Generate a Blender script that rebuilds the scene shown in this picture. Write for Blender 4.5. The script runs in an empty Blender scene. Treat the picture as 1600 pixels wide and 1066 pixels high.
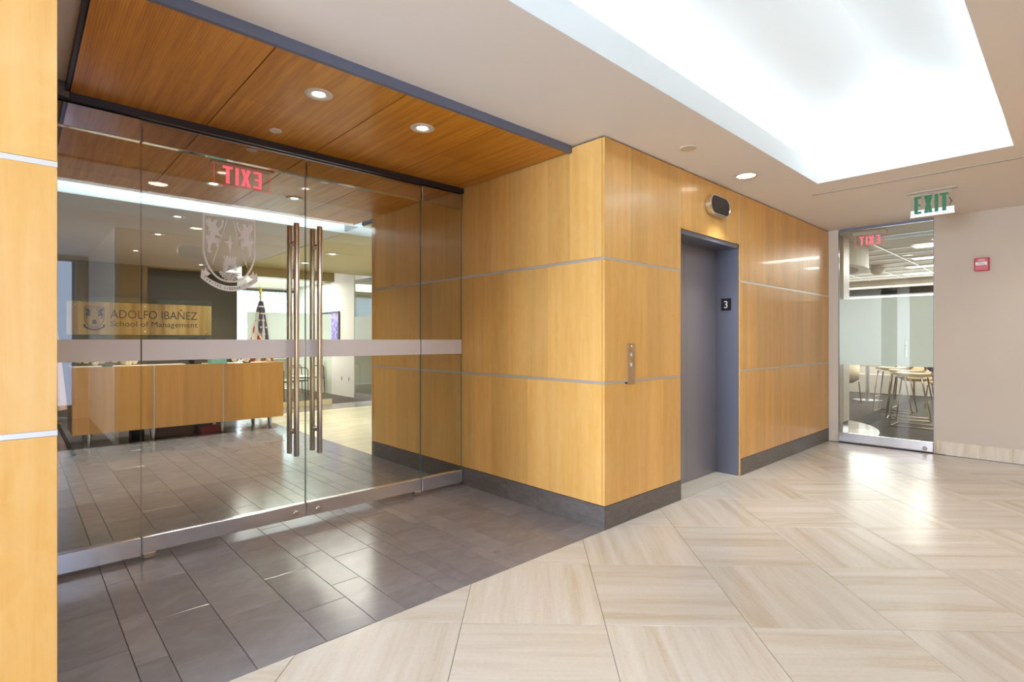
import bpy, bmesh, math, random
from mathutils import Vector, Matrix
from mathutils.geometry import tessellate_polygon
random.seed(11)
SC = bpy.context.scene
COL = SC.collection
PI = math.pi

# ---------------------------------------------------------------- camera, world, big lights, exposure
cam = bpy.data.cameras.new('camera'); cam_o = bpy.data.objects.new('camera', cam); COL.objects.link(cam_o)
cam_o.location = (0, 0, 1.25); cam_o.rotation_euler = (PI/2, 0, math.radians(46.93-90))
cam.sensor_width = 36; cam.lens = 830/1600*36; cam.shift_y = -2/1600; cam.clip_start = 0.03
SC.camera = cam_o
w = bpy.data.worlds.new('daylight'); SC.world = w; w.use_nodes = True
w.node_tree.nodes['Background'].inputs[0].default_value = (0.58, 0.72, 1.0, 1)
w.node_tree.nodes['Background'].inputs[1].default_value = 3.6
vs = SC.view_settings
vs.view_transform = 'Standard'; vs.look = 'None'; vs.gamma = 1; vs.use_curve_mapping = False; vs.exposure = 0.30
cy = SC.cycles
cy.use_denoising = True; cy.max_bounces = 10; cy.diffuse_bounces = 5; cy.glossy_bounces = 5
cy.transparent_max_bounces = 24; cy.transmission_bounces = 8; cy.sample_clamp_indirect = 6; cy.caustics_reflective = False; cy.caustics_refractive = False

def area(name, loc, size, energy, color, rot=(0,0,0), spread=PI, parent=None):
    l = bpy.data.lights.new(name, 'AREA'); l.shape = 'RECTANGLE'; l.size, l.size_y = size
    l.energy = energy; l.color = color; l.spread = spread
    o = bpy.data.objects.new(name, l); COL.objects.link(o); o.location = loc; o.rotation_euler = rot
    return o
COOL = (0.80, 0.90, 1.0); WHITE = (1.0, 0.97, 0.93); WARM = (1.0, 0.93, 0.84); NEUT = (0.88, 0.95, 1.0)
CZ = 2.595                                   # corridor ceiling height
K = 1.0
# light troughs of the ceiling coffer (lamps lie on the ledge, shine up into the vault)
area('coffer_trough_north', (1.72, 1.605, 2.80), (6.5, 0.06), 21*K, NEUT, (PI, 0, 0))
area('coffer_trough_south', (1.72, 0.255, 2.80), (6.5, 0.06), 21*K, NEUT, (PI, 0, 0))
area('coffer_trough_east', (5.10, 0.93, 2.80), (0.06, 1.2), 4.5*K, NEUT, (PI, 0, 0))
# daylight of the south window behind the camera, plus an added west one
area('daylight_window_south', (-0.8, -3.5, 1.4), (3.0, 2.2), 6*K, (0.62, 0.76, 1.0), (PI/2, 0, 0))
area('added_daylight_west', (-6.40, 0.80, 1.4), (2.3, 2.3), 580*K, (0.66, 0.80, 1.0), (PI/2, 0, -PI/2))  # unseen window light added to lift the ceiling and west-facing walls
# lobby slot, lobby and back rooms
area('lobby_slot_trough', (1.9, 5.74, 2.72), (3.6, 0.05), 22*K, NEUT, (math.radians(-100), 0, 0))
area('back_room_daylight', (3.9, 13.815, 1.68), (2.6, 1.6), 110*K, NEUT, (PI/2, 0, PI))
area('back_room_ceiling_glow', (4.0, 12.4, 2.55), (2.4, 1.8), 90*K, WHITE)
area('lobby_ceiling_glow', (4.1, 7.8, 2.50), (1.6, 2.4), 70*K, WHITE)
area('cafe_daylight', (15.12, 1.6, 1.62), (5.0, 1.3), 80*K, NEUT, (PI/2, 0, PI/2))

# ---------------------------------------------------------------- helpers
WO = {}
def wo(o): return WO.get(o.name, Vector((0,0,0)))
def tagp(o, label=None, cat=None, group=None, kind=None):
    if label: o['label'] = label
    if cat: o['category'] = cat
    if group: o['group'] = group
    if kind: o['kind'] = kind
    return o
def thing(name, label, cat, loc=(0,0,0), group=None, kind=None):
    o = bpy.data.objects.new(name, None); COL.objects.link(o); o.empty_display_size = 0.05
    o.location = loc; WO[o.name] = Vector(loc)
    return tagp(o, label, cat, group, kind)
def obj(name, bm, mats, parent=None, origin=None, label=None, smooth=False, kind=None, rz=0.0, recalc=True):
    if isinstance(bm, bpy.types.Mesh):
        me = bm
    else:
        if recalc: bmesh.ops.recalc_face_normals(bm, faces=bm.faces)
        me = bpy.data.meshes.new(name); bm.to_mesh(me); bm.free()
        if not isinstance(mats, (list, tuple)): mats = [mats]
        for m in mats: me.materials.append(m)
        if smooth:
            for p in me.polygons: p.use_smooth = True
    o = bpy.data.objects.new(name, me); COL.objects.link(o)
    base = wo(parent) if parent else Vector((0,0,0))
    if origin is None:
        if parent: org = base.copy()
        else:
            xs=[v.co.x for v in me.vertices]; ys=[v.co.y for v in me.vertices]; zs=[v.co.z for v in me.vertices]
            org = Vector(((min(xs)+max(xs))/2, (min(ys)+max(ys))/2, min(zs)))
        me.transform(Matrix.Translation(-org))
    else:
        org = Vector(origin)
        if rz: me.transform(Matrix.Rotation(-rz, 4, 'Z') @ Matrix.Translation(-org))
        else: me.transform(Matrix.Translation(-org))
        o.rotation_euler = (0,0,rz)
    if parent:
        o.parent = parent; o.location = org - base
    else: o.location = org
    WO[o.name] = org
    if label: o['label'] = label
    if kind: o['kind'] = kind
    return o
def inst(name, me, loc, parent, rz=0.0):        # a piece that shares mesh data
    o = bpy.data.objects.new(name, me); COL.objects.link(o)
    o.parent = parent; o.location = Vector(loc) - wo(parent); o.rotation_euler = (0,0,rz)
    WO[o.name] = Vector(loc)
    return o
def children(o): return [c for c in bpy.data.objects if c.parent == o]
def copy_tree(o, loc, rz, label=None, group=None):
    def cp(a, par):
        c = a.copy(); COL.objects.link(c)
        if par: c.parent = par
        for ch in children(a): cp(ch, c)
        return c
    r = cp(o, None); r.location = loc; r.rotation_euler = (0,0,rz); WO[r.name] = Vector(loc)
    if label: r['label'] = label
    if group: r['group'] = group
    return r
def B(): return bmesh.new()
def box(bm, x0,x1,y0,y1,z0,z1, bev=0.0, mi=0, seg=1):
    t = bmesh.new() if bev else bm
    vs_ = [t.verts.new((x,y,z)) for z in (z0,z1) for y in (y0,y1) for x in (x0,x1)]
    for f in ((0,1,3,2),(4,6,7,5),(0,4,5,1),(2,3,7,6),(0,2,6,4),(1,5,7,3)):
        t.faces.new([vs_[i] for i in f]).material_index = mi
    if bev:
        bmesh.ops.bevel(t, geom=list(t.edges), offset=bev, segments=seg, affect='EDGES', profile=0.5)
        for f in t.faces: f.material_index = mi
        m = bpy.data.meshes.new('t'); t.to_mesh(m); t.free(); bm.from_mesh(m); bpy.data.meshes.remove(m)
    return bm
def bx(*a, **k): return box(B(), *a, **k)
def tube(bm, pts, r, n=10, caps=True, mi=0):
    pts = [Vector(p) for p in pts]; rings = []
    rr = r if isinstance(r, (list,tuple)) else [r]*len(pts)
    up0 = None
    for i, p in enumerate(pts):
        d = (pts[min(i+1,len(pts)-1)] - pts[max(i-1,0)]).normalized()
        if up0 is None:
            up0 = Vector((0,0,1)) if abs(d.z) < 0.9 else Vector((1,0,0))
        a = d.cross(up0)
        if a.length < 1e-4: up0 = Vector((0,1,0)); a = d.cross(up0)
        a.normalize(); b = d.cross(a).normalized(); up0 = -b if b.dot(up0) < 0 else b
        rings.append([bm.verts.new(p + rr[i]*(math.cos(2*PI*k/n)*a + math.sin(2*PI*k/n)*b)) for k in range(n)])
    for i in range(len(rings)-1):
        for k in range(n):
            try: bm.faces.new((rings[i][k], rings[i][(k+1)%n], rings[i+1][(k+1)%n], rings[i+1][k])).material_index = mi
            except ValueError: pass
    if caps:
        for rg in (rings[0], rings[-1]):
            try: bm.faces.new(rg).material_index = mi
            except ValueError: pass
    return bm
def lathe(bm, prof, c, n=24, axis='z', mi=0, sy=1.0):
    c = Vector(c); rings = []
    for r, h in prof:
        ring = []
        for k in range(n):
            a = 2*PI*k/n; u_, v_ = r*math.cos(a), r*math.sin(a)*sy
            q = (u_, v_, h) if axis == 'z' else ((u_, h, v_) if axis == 'y' else (h, u_, v_))
            ring.append(bm.verts.new(c + Vector(q)))
        rings.append(ring)
    for i in range(len(rings)-1):
        for k in range(n):
            bm.faces.new((rings[i][k], rings[i][(k+1)%n], rings[i+1][(k+1)%n], rings[i+1][k])).material_index = mi
    for i in (0, -1):
        if prof[i][0] > 1e-5: bm.faces.new(rings[i]).material_index = mi
    bmesh.ops.remove_doubles(bm, verts=bm.verts, dist=1e-6)
    return bm
def prism(bm, pts, fn, t0, t1, mi=0):            # a flat outline (a,b) given thickness t0..t1 by fn(a,b,t)
    tri = tessellate_polygon([[Vector((a,b,0)) for a,b in pts]])
    A = [bm.verts.new(fn(a,b,t0)) for a,b in pts]; Bv = [bm.verts.new(fn(a,b,t1)) for a,b in pts]
    for t in tri:
        for L in (A, Bv):
            try: bm.faces.new([L[i] for i in t]).material_index = mi
            except ValueError: pass
    n = len(pts)
    for i in range(n):
        try: bm.faces.new((A[i], A[(i+1)%n], Bv[(i+1)%n], Bv[i])).material_index = mi
        except ValueError: pass
    return bm
def text_bm(s, size, loc, rot, ext=0.002, sx=1.0, align='LEFT', bm=None):
    cu = bpy.data.curves.new('t', 'FONT'); cu.body = s; cu.size = size; cu.extrude = ext; cu.align_x = align; cu.resolution_u = 3
    o = bpy.data.objects.new('t', cu); COL.objects.link(o)
    dg = bpy.context.evaluated_depsgraph_get(); dg.update()
    me = bpy.data.meshes.new_from_object(o.evaluated_get(dg))
    M = Matrix.Translation(loc) @ (Matrix.Rotation(rot[2],4,'Z') @ Matrix.Rotation(rot[1],4,'Y') @ Matrix.Rotation(rot[0],4,'X')) @ Matrix.Diagonal((sx,1,1,1))
    me.transform(M)
    bm = bm or B(); bm.from_mesh(me)
    bpy.data.objects.remove(o); bpy.data.meshes.remove(me); bpy.data.curves.remove(cu)
    return bm

def text_fit(s, size, width, loc, rot, ext):
    bm = text_bm(s, size, (0,0,0), (0,0,0), ext)
    xs_ = [v.co.x for v in bm.verts]; k_ = width/(max(xs_)-min(xs_))
    bm.transform(Matrix.Translation(loc) @ (Matrix.Rotation(rot[2],4,'Z') @ Matrix.Rotation(rot[0],4,'X')) @ Matrix.Diagonal((k_,1,1,1))); return bm
def block_exit(h, W, st, th, loc, rz):
    # E X I T as plain block strokes, height h, overall width W, stroke st; one mesh per letter
    M = Matrix.Translation(loc) @ Matrix.Rotation(rz, 4, 'Z'); out = []
    lw = W*.215; gaps = [0, W*.285, W*.60, W*.755]
    def P(bm, pts): prism(bm, pts, lambda a,c,t: M @ Vector((a, -t, c)), 0, th)
    def rc(a,b,c,d): return [(a,c),(b,c),(b,d),(a,d)]
    e = B(); x = gaps[0]; P(e, [(x,0),(x+lw,0),(x+lw,st*.8),(x+st,st*.8),(x+st,h*.5-st*.35),(x+lw*.85,h*.5-st*.35),(x+lw*.85,h*.5+st*.4),(x+st,h*.5+st*.4),(x+st,h-st*.8),(x+lw,h-st*.8),(x+lw,h),(x,h)]); out.append(e)
    e = B(); x = gaps[1]; w_ = lw*1.2; c = x+w_/2; s2 = st*.62
    P(e, [(x,0),(x+s2*2,0),(c,h*.5-s2*1.6),(x+w_-s2*2,0),(x+w_,0),(c+s2,h*.5),(x+w_,h),(x+w_-s2*2,h),(c,h*.5+s2*1.6),(x+s2*2,h),(x,h),(c-s2,h*.5)]); out.append(e)
    e = B(); x = gaps[2]; P(e, rc(x, x+st*1.05, 0, h)); out.append(e)
    e = B(); x = gaps[3]; w_ = W-x; P(e, [(x+w_/2-st*.55,0),(x+w_/2+st*.55,0),(x+w_/2+st*.55,h-st*.8),(x+w_,h-st*.8),(x+w_,h),(x,h),(x,h-st*.8),(x+w_/2-st*.55,h-st*.8)]); out.append(e)
    return out
# ---------------------------------------------------------------- materials
def srgb(r, g, b):
    return tuple(((c/255)/12.92 if c/255 <= .04045 else ((c/255+.055)/1.055)**2.4) for c in (r,g,b)) + (1,)
def mat(name, col=(0.8,0.8,0.8,1), rough=0.5, metal=0.0, spec=0.5, emit=None, es=0.0, coat=0.0, trans=0.0, alpha=1.0):
    m = bpy.data.materials.new(name); m.use_nodes = True
    p = m.node_tree.nodes['Principled BSDF']
    p.inputs['Base Color'].default_value = col; p.inputs['Roughness'].default_value = rough
    p.inputs['Metallic'].default_value = metal; p.inputs['Specular IOR Level'].default_value = spec
    if emit: p.inputs['Emission Color'].default_value = emit; p.inputs['Emission Strength'].default_value = es
    if coat: p.inputs['Coat Weight'].default_value = coat; p.inputs['Coat Roughness'].default_value = 0.06
    return m
class N:
    def __init__(s, m): s.m=m; s.t=m.node_tree; s.p=s.t.nodes.get('Principled BSDF')
    def n(s, typ, **kw):
        nd = s.t.nodes.new(typ)
        for k,v in kw.items():
            if k.startswith('i_'):
                key = k[2:]
                key = int(key) if key.isdigit() else key.replace('_',' ')
                nd.inputs[key].default_value = v
            else: setattr(nd, k, v)
        return nd
    def l(s, a, b): s.t.links.new(a, b)
    def math(s, op, a, b=None, clamp=False):
        nd = s.n('ShaderNodeMath', operation=op); nd.use_clamp = clamp
        for i, v in enumerate((a,b)):
            if v is None: continue
            if isinstance(v,(int,float)): nd.inputs[i].default_value = v
            else: s.l(v, nd.inputs[i])
        return nd.outputs[0]
    def ramp(s, fac, stops):
        r = s.n('ShaderNodeValToRGB'); e = r.color_ramp.elements
        while len(e) < len(stops): e.new(0.5)
        for el, (p, c) in zip(e, stops): el.position = p; el.color = c
        s.l(fac, r.inputs[0]); return r.outputs[0]
    def mix(s, f, a, b, bt='MIX'):
        nd = s.n('ShaderNodeMix', data_type='RGBA', blend_type=bt)
        for sock, v in ((0,f),(6,a),(7,b)):
            if isinstance(v,(int,float,tuple)): nd.inputs[sock].default_value = v
            else: s.l(v, nd.inputs[sock])
        return nd.outputs[2]
    def bump(s, h, strength=0.2, dist=0.002):
        b = s.n('ShaderNodeBump', i_Strength=strength, i_Distance=dist); s.l(h, b.inputs['Height']); s.l(b.outputs[0], s.p.inputs['Normal'])
    def pos(s, scale=(1,1,1), rot=(0,0,0), coord='pos'):
        if coord == 'pos': o = s.n('ShaderNodeNewGeometry').outputs['Position']
        else: o = s.n('ShaderNodeTexCoord').outputs[coord]
        mp = s.n('ShaderNodeMapping'); mp.inputs['Scale'].default_value = scale; mp.inputs['Rotation'].default_value = rot
        s.l(o, mp.inputs[0]); return mp.outputs[0]

def veneer(name, base, dark, light, leaf=0.21, rough=0.33, coat=0.12, fig=0.5):
    m = mat(name, base, rough, coat=coat); k = N(m)
    g = k.n('ShaderNodeNewGeometry').outputs['Position']; sp = k.n('ShaderNodeSeparateXYZ'); k.l(g, sp.inputs[0])
    u = k.math('ADD', sp.outputs[0], sp.outputs[1])
    lf = k.math('FLOOR', k.math('DIVIDE', u, leaf))
    zrow = k.math('ADD', k.math('GREATER_THAN', sp.outputs[2], 0.965), k.math('GREATER_THAN', sp.outputs[2], 1.787))
    cid = k.n('ShaderNodeCombineXYZ'); k.l(lf, cid.inputs[0]); k.l(zrow, cid.inputs[1])
    wn = k.n('ShaderNodeTexWhiteNoise', noise_dimensions='3D'); k.l(cid.outputs[0], wn.inputs[0])
    cx = k.n('ShaderNodeCombineXYZ'); k.l(k.math('MULTIPLY', u, 18.0), cx.inputs[0]); k.l(k.math('MULTIPLY', sp.outputs[2], 0.9), cx.inputs[2]); k.l(k.math('MULTIPLY', wn.outputs[0], 9.0), cx.inputs[1])
    gr = k.n('ShaderNodeTexNoise', i_Scale=1.0, i_Detail=6.0, i_Roughness=0.62, i_Distortion=0.4); k.l(cx.outputs[0], gr.inputs['Vector'])
    cf = k.n('ShaderNodeCombineXYZ'); k.l(k.math('MULTIPLY', u, 6.0), cf.inputs[0]); k.l(k.math('MULTIPLY', sp.outputs[2], 3.2), cf.inputs[2]); k.l(k.math('MULTIPLY', wn.outputs[0], 5.0), cf.inputs[1])
    fg = k.n('ShaderNodeTexNoise', i_Scale=1.9, i_Detail=4.0, i_Roughness=0.6, i_Distortion=1.2); k.l(cf.outputs[0], fg.inputs['Vector'])
    c1 = k.ramp(gr.outputs[0], [(0.2, dark), (0.5, base), (0.85, light)])
    c2 = k.mix(k.math('MULTIPLY', k.math('SUBTRACT', fg.outputs[0], 0.42, True), 3.0*fig, True), c1, light)
    hs = k.n('ShaderNodeHueSaturation', i_Saturation=1.0); k.l(c2, hs.inputs['Color'])
    k.l(k.math('ADD', 0.91, k.math('MULTIPLY', wn.outputs[0], 0.16)), hs.inputs['Value'])
    k.l(hs.outputs[0], k.p.inputs['Base Color'])
    k.bump(gr.outputs[0], 0.03, 0.001); k.p.inputs['Specular IOR Level'].default_value = 0.32
    return m
WOOD = veneer('maple_veneer', srgb(224,174,98), srgb(213,158,80), srgb(231,190,122))
DESKWOOD = veneer('desk_veneer', srgb(212,152,82), srgb(198,136,66), srgb(220,166,98), leaf=0.31, fig=0.3)
# ribbed ceiling veneer: fine grain running along y
SOFFIT = mat('ceiling_veneer', srgb(160,98,42), 0.38, coat=0.15); k = N(SOFFIT)
nz = k.n('ShaderNodeTexNoise', i_Scale=1.0, i_Detail=5.0, i_Roughness=0.6); k.l(k.pos((34,1.2,1)), nz.inputs['Vector'])
nz2 = k.n('ShaderNodeTexNoise', i_Scale=1.0, i_Detail=3.0, i_Roughness=0.7); k.l(k.pos((160,5,1)), nz2.inputs['Vector'])
wv = k.n('ShaderNodeTexWave', i_Scale=30.0, i_Distortion=1.2, i_Detail=1.0); wv.inputs['Detail Scale'].default_value = 0.6; k.l(k.pos((1,0.05,1)), wv.inputs['Vector'])
f = k.math('ADD', k.math('MULTIPLY', nz.outputs[0], 0.62), k.math('ADD', k.math('MULTIPLY', nz2.outputs[0], 0.28), k.math('MULTIPLY', wv.outputs[0], 0.10)))
col = k.ramp(f, [(0.30, srgb(166,104,24)), (0.5, srgb(206,136,38)), (0.70, srgb(226,166,64))])
oi = k.n('ShaderNodeObjectInfo'); hs = k.n('ShaderNodeHueSaturation'); k.l(col, hs.inputs['Color']); k.l(k.math('ADD', 0.93, k.math('MULTIPLY', oi.outputs['Random'], 0.14)), hs.inputs['Value'])
k.l(hs.outputs[0], k.p.inputs['Base Color']); k.bump(f, 0.08, 0.001)

def travertine(name, a, b, c, rough=0.18):
    m = mat(name, a, rough, spec=0.5); k = N(m)
    n1 = k.n('ShaderNodeTexNoise', i_Scale=1.0, i_Detail=5.0, i_Roughness=0.55, i_Distortion=0.35)
    oi = k.n('ShaderNodeObjectInfo'); ad = k.n('ShaderNodeVectorMath', operation='ADD'); cmb = k.n('ShaderNodeCombineXYZ')
    k.l(k.math('MULTIPLY', oi.outputs['Random'], 60.0), cmb.inputs[2]); k.l(k.pos((0.8,11,1), coord='Object'), ad.inputs[0]); k.l(cmb.outputs[0], ad.inputs[1]); k.l(ad.outputs[0], n1.inputs['Vector'])
    n2 = k.n('ShaderNodeTexNoise', i_Scale=1.0, i_Detail=6.0, i_Roughness=0.7, i_Distortion=0.4); ad2 = k.n('ShaderNodeVectorMath', operation='ADD'); k.l(k.pos((6,95,1), coord='Object'), ad2.inputs[0]); k.l(cmb.outputs[0], ad2.inputs[1]); k.l(ad2.outputs[0], n2.inputs['Vector'])
    f = k.math('ADD', k.math('MULTIPLY', n1.outputs[0], 0.74), k.math('MULTIPLY', n2.outputs[0], 0.26))
    colr = k.ramp(f, [(0.36, c), (0.47, a), (0.62, b)])
    hs = k.n('ShaderNodeHueSaturation'); k.l(colr, hs.inputs['Color']); k.l(k.math('ADD', 0.95, k.math('MULTIPLY', oi.outputs['Random'], 0.08)), hs.inputs['Value'])
    fm = k.n('ShaderNodeTexNoise', i_Scale=55.0, i_Detail=4.0, i_Roughness=0.7); k.l(k.pos(), fm.inputs['Vector'])
    fv = k.n('ShaderNodeHueSaturation'); k.l(hs.outputs[0], fv.inputs['Color']); k.l(k.math('ADD', 0.90, k.math('MULTIPLY', fm.outputs[0], 0.20)), fv.inputs['Value']); hs = fv
    # sparse pits
    vo = k.n('ShaderNodeTexNoise', i_Scale=90.0, i_Detail=2.0); k.l(k.pos((1,1,1)), vo.inputs['Vector'])
    pit = k.math('GREATER_THAN', vo.outputs[0], 0.765)
    k.l(k.mix(k.math('MULTIPLY', pit, 0.5), hs.outputs[0], srgb(130,105,78)), k.p.inputs['Base Color'])
    k.l(k.math('ADD', rough, k.math('MULTIPLY', n2.outputs[0], 0.10)), k.p.inputs['Roughness'])
    k.bump(f, 0.02, 0.001)
    return m
TRAV = travertine('travertine_stone', srgb(203,197,186), srgb(212,208,200), srgb(193,182,164))
TRAVB = travertine('travertine_skirting_stone', srgb(212,196,170), srgb(222,210,190), srgb(190,170,140), 0.3)
CREAMT = travertine('cream_lobby_stone', srgb(226,212,172), srgb(236,226,196), srgb(212,196,150), 0.12)
SLATE = mat('dark_porcelain_tile', srgb(104,98,98), 0.22); k = N(SLATE)
oi = k.n('ShaderNodeObjectInfo'); cmb = k.n('ShaderNodeCombineXYZ'); k.l(k.math('MULTIPLY', oi.outputs['Random'], 40.0), cmb.inputs[2])
ad = k.n('ShaderNodeVectorMath', operation='ADD'); k.l(k.pos((6,9,1)), ad.inputs[0]); k.l(cmb.outputs[0], ad.inputs[1])
n1 = k.n('ShaderNodeTexNoise', i_Scale=1.0, i_Detail=7.0, i_Roughness=0.68, i_Distortion=0.8); k.l(ad.outputs[0], n1.inputs['Vector'])
n2 = k.n('ShaderNodeTexNoise', i_Scale=320.0, i_Detail=2.0); k.l(k.pos(), n2.inputs['Vector'])
colr = k.ramp(k.math('ADD', k.math('MULTIPLY', n1.outputs[0], 0.75), k.math('MULTIPLY', n2.outputs[0], 0.25)), [(0.30, srgb(118,114,117)), (0.52, srgb(128,124,127)), (0.75, srgb(142,138,141))])
hs = k.n('ShaderNodeHueSaturation'); k.l(colr, hs.inputs['Color']); k.l(k.math('ADD', 0.9, k.math('MULTIPLY', oi.outputs['Random'], 0.2)), hs.inputs['Value']); k.l(hs.outputs[0], k.p.inputs['Base Color'])
k.l(k.math('ADD', 0.10, k.math('MULTIPLY', n1.outputs[0], 0.16)), k.p.inputs['Roughness']); k.bump(n1.outputs[0], 0.10, 0.002)
SLATEB = mat('dark_stone_skirting', srgb(98,94,92), 0.45); k = N(SLATEB)
n1 = k.n('ShaderNodeTexNoise', i_Scale=14.0, i_Detail=6.0, i_Roughness=0.65); k.l(k.pos((1,1,3)), n1.inputs['Vector'])
k.l(k.ramp(n1.outputs[0], [(0.3, srgb(90,84,80)), (0.7, srgb(112,106,102))]), k.p.inputs['Base Color'])
GROUT = mat('dark_grout', srgb(52,48,46), 0.9); GROUTL = mat('pale_grout', srgb(84,70,58), 0.9)
PAINT = mat('ceiling_paint', srgb(236,231,227), 0.8)
PAINTW = mat('coffer_white_paint', srgb(232,239,242), 0.85)
def plaster(name, c, c2):
    m = mat(name, c, 0.7); k = N(m)
    n1 = k.n('ShaderNodeTexNoise', i_Scale=220.0, i_Detail=3.0); k.l(k.pos(), n1.inputs['Vector'])
    n2 = k.n('ShaderNodeTexNoise', i_Scale=1.5, i_Detail=3.0); k.l(k.pos(), n2.inputs['Vector'])
    k.l(k.mix(n2.outputs[0], c, c2), k.p.inputs['Base Color']); k.bump(n1.outputs[0], 0.15, 0.001); return m
BEIGE = plaster('beige_wall_paint', srgb(208,198,182), srgb(202,192,176))
WHITEW = plaster('white_wall_paint', srgb(232,226,216), srgb(226,220,210))
CREAMC = plaster('cream_ceiling_paint', srgb(206,196,152), srgb(202,190,146))
MAUVEC = plaster('grey_ceiling_paint', srgb(208,197,196), srgb(200,190,188))
OLIVE = plaster('taupe_beam_paint', srgb(158,144,104), srgb(152,138,98))
DARKW = plaster('dark_taupe_wall', srgb(110,98,80), srgb(102,92,74))
PLAST = mat('matt_black', srgb(14,14,15), 0.5)
GREYM = mat('grey_metal_paint', srgb(108,110,126), 0.38, metal=0.25)
FASC = mat('grey_fascia_paint', srgb(104,110,130), 0.45)
DOORM = mat('satin_steel_door', srgb(160,160,168), 0.36, metal=0.75); k = N(DOORM)
n1 = k.n('ShaderNodeTexNoise', i_Scale=1.0, i_Detail=3.0); k.l(k.pos((300,300,2)), n1.inputs['Vector']); k.l(k.math('ADD', 0.3, k.math('MULTIPLY', n1.outputs[0], 0.12)), k.p.inputs['Roughness'])
STEEL = mat('brushed_steel', srgb(228,224,220), 0.22, metal=1.0); k = N(STEEL)
n1 = k.n('ShaderNodeTexNoise', i_Scale=1.0, i_Detail=3.0); k.l(k.pos((20,20,400)), n1.inputs['Vector']); k.l(k.math('ADD', 0.15, k.math('MULTIPLY', n1.outputs[0], 0.12)), k.p.inputs['Roughness'])
RAIL = mat('satin_steel_rail', srgb(226,226,232), 0.18, metal=0.85); RAILT = mat('polished_steel_rail', srgb(196,194,200), 0.05, metal=1.0)
CHROME = mat('chrome', srgb(225,225,225), 0.08, metal=1.0)
ALU = mat('aluminium_joint', srgb(214,210,204), 0.32, metal=0.5)
BLACKG = mat('glossy_black', srgb(20,20,22), 0.12)
SMOKE = mat('smoked_lens', srgb(58,54,52), 0.5, spec=0.12)
WPLAST = mat('white_enamel', srgb(226,222,214), 0.35)
CPLATE = mat('beige_cover_plate', srgb(206,196,182), 0.6)
SILL = travertine('pale_sill_stone', srgb(196,192,180), srgb(206,204,194), srgb(176,170,156), 0.25)
RED = mat('alarm_red', srgb(196,38,44), 0.35); REDD = mat('dark_red', srgb(150,30,30), 0.4)
WHT = mat('white_print', srgb(240,238,236), 0.5)
GREEN = mat('green_sign_print', srgb(14,96,58), 0.4, emit=srgb(14,110,64), es=0.25)
REDLIT = mat('lit_red_letter', srgb(235,90,110), 0.5, emit=srgb(255,100,120), es=1.1)
REDEDGE = mat('lit_red_edge', srgb(235,60,70), 0.5, emit=srgb(255,80,70), es=0.7)
LAMP = mat('lamp_lens', (1,1,1,1), 0.5, emit=(1,0.93,0.82,1), es=9)
PANEL = mat('lit_diffuser', (1,1,1,1), 0.5, emit=(0.97,0.98,1,1), es=2.2)
DAYW = mat('daylit_window', (1,1,1,1), 0.5, emit=(0.82,0.92,1,1), es=0.9)
BRASS = mat('brushed_brass', srgb(196,160,96), 0.3, metal=0.85); k = N(BRASS)
n1 = k.n('ShaderNodeTexNoise', i_Scale=1.0, i_Detail=2.0); k.l(k.pos((9,9,0.6)), n1.inputs['Vector'])
k.l(k.ramp(n1.outputs[0], [(0.35, srgb(176,142,86)), (0.7, srgb(216,186,128))]), k.p.inputs['Base Color'])
GOLD = mat('gold_finial', srgb(212,170,60), 0.3, metal=0.9)
ENGR = mat('engraved_dark_fill', srgb(66,56,52), 0.5); ENGB = mat('engraved_blue_fill', srgb(66,68,88), 0.5)
LEAF = mat('leaf_green', srgb(52,88,42), 0.6); PETW = mat('cream_petal', srgb(238,232,206), 0.7); PETR = mat('red_petal', srgb(190,40,56), 0.7)
CARD = mat('brown_box_card', srgb(112,84,62), 0.8); TEAL = mat('teal_box', srgb(120,170,154), 0.6); CRIM = mat('red_box', srgb(176,34,44), 0.5)
TAN = mat('tan_upholstery', srgb(206,186,150), 0.6); TANB = mat('dark_tan_back', srgb(150,118,88), 0.5)
BRONZ = mat('warm_steel_tube', srgb(150,132,114), 0.3, metal=0.9)
TABLE = mat('pale_laminate', srgb(226,214,194), 0.4)
NAVY = mat('navy_cloth', srgb(50,56,92), 0.8); FRED = mat('flag_red', srgb(178,36,38), 0.8); FCRM = mat('flag_cream', srgb(232,214,186), 0.8); FPNK = mat('pale_pink_cloth', srgb(226,190,176), 0.8)
PALEW = veneer('pale_oak_floor', srgb(206,198,186), srgb(190,184,174), srgb(220,214,204), leaf=0.12, rough=0.15)
CARPET = mat('grey_carpet', srgb(104,98,92), 0.95); k = N(CARPET)
n1 = k.n('ShaderNodeTexNoise', i_Scale=9.0, i_Detail=6.0, i_Roughness=0.8); k.l(k.pos(), n1.inputs['Vector'])
k.l(k.ramp(n1.outputs[0], [(0.35, srgb(58,54,50)), (0.65, srgb(86,80,74))]), k.p.inputs['Base Color'])
ART = mat('abstract_canvas', srgb(110,100,170), 0.7); k = N(ART)
n1 = k.n('ShaderNodeTexNoise', i_Scale=7.0, i_Detail=4.0, i_Distortion=1.5); k.l(k.pos(), n1.inputs['Vector'])
k.l(k.ramp(n1.outputs[0], [(0.3, srgb(70,60,140)), (0.45, srgb(130,120,200)), (0.6, srgb(190,180,220)), (0.75, srgb(120,60,110))]), k.p.inputs['Base Color'])

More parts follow.
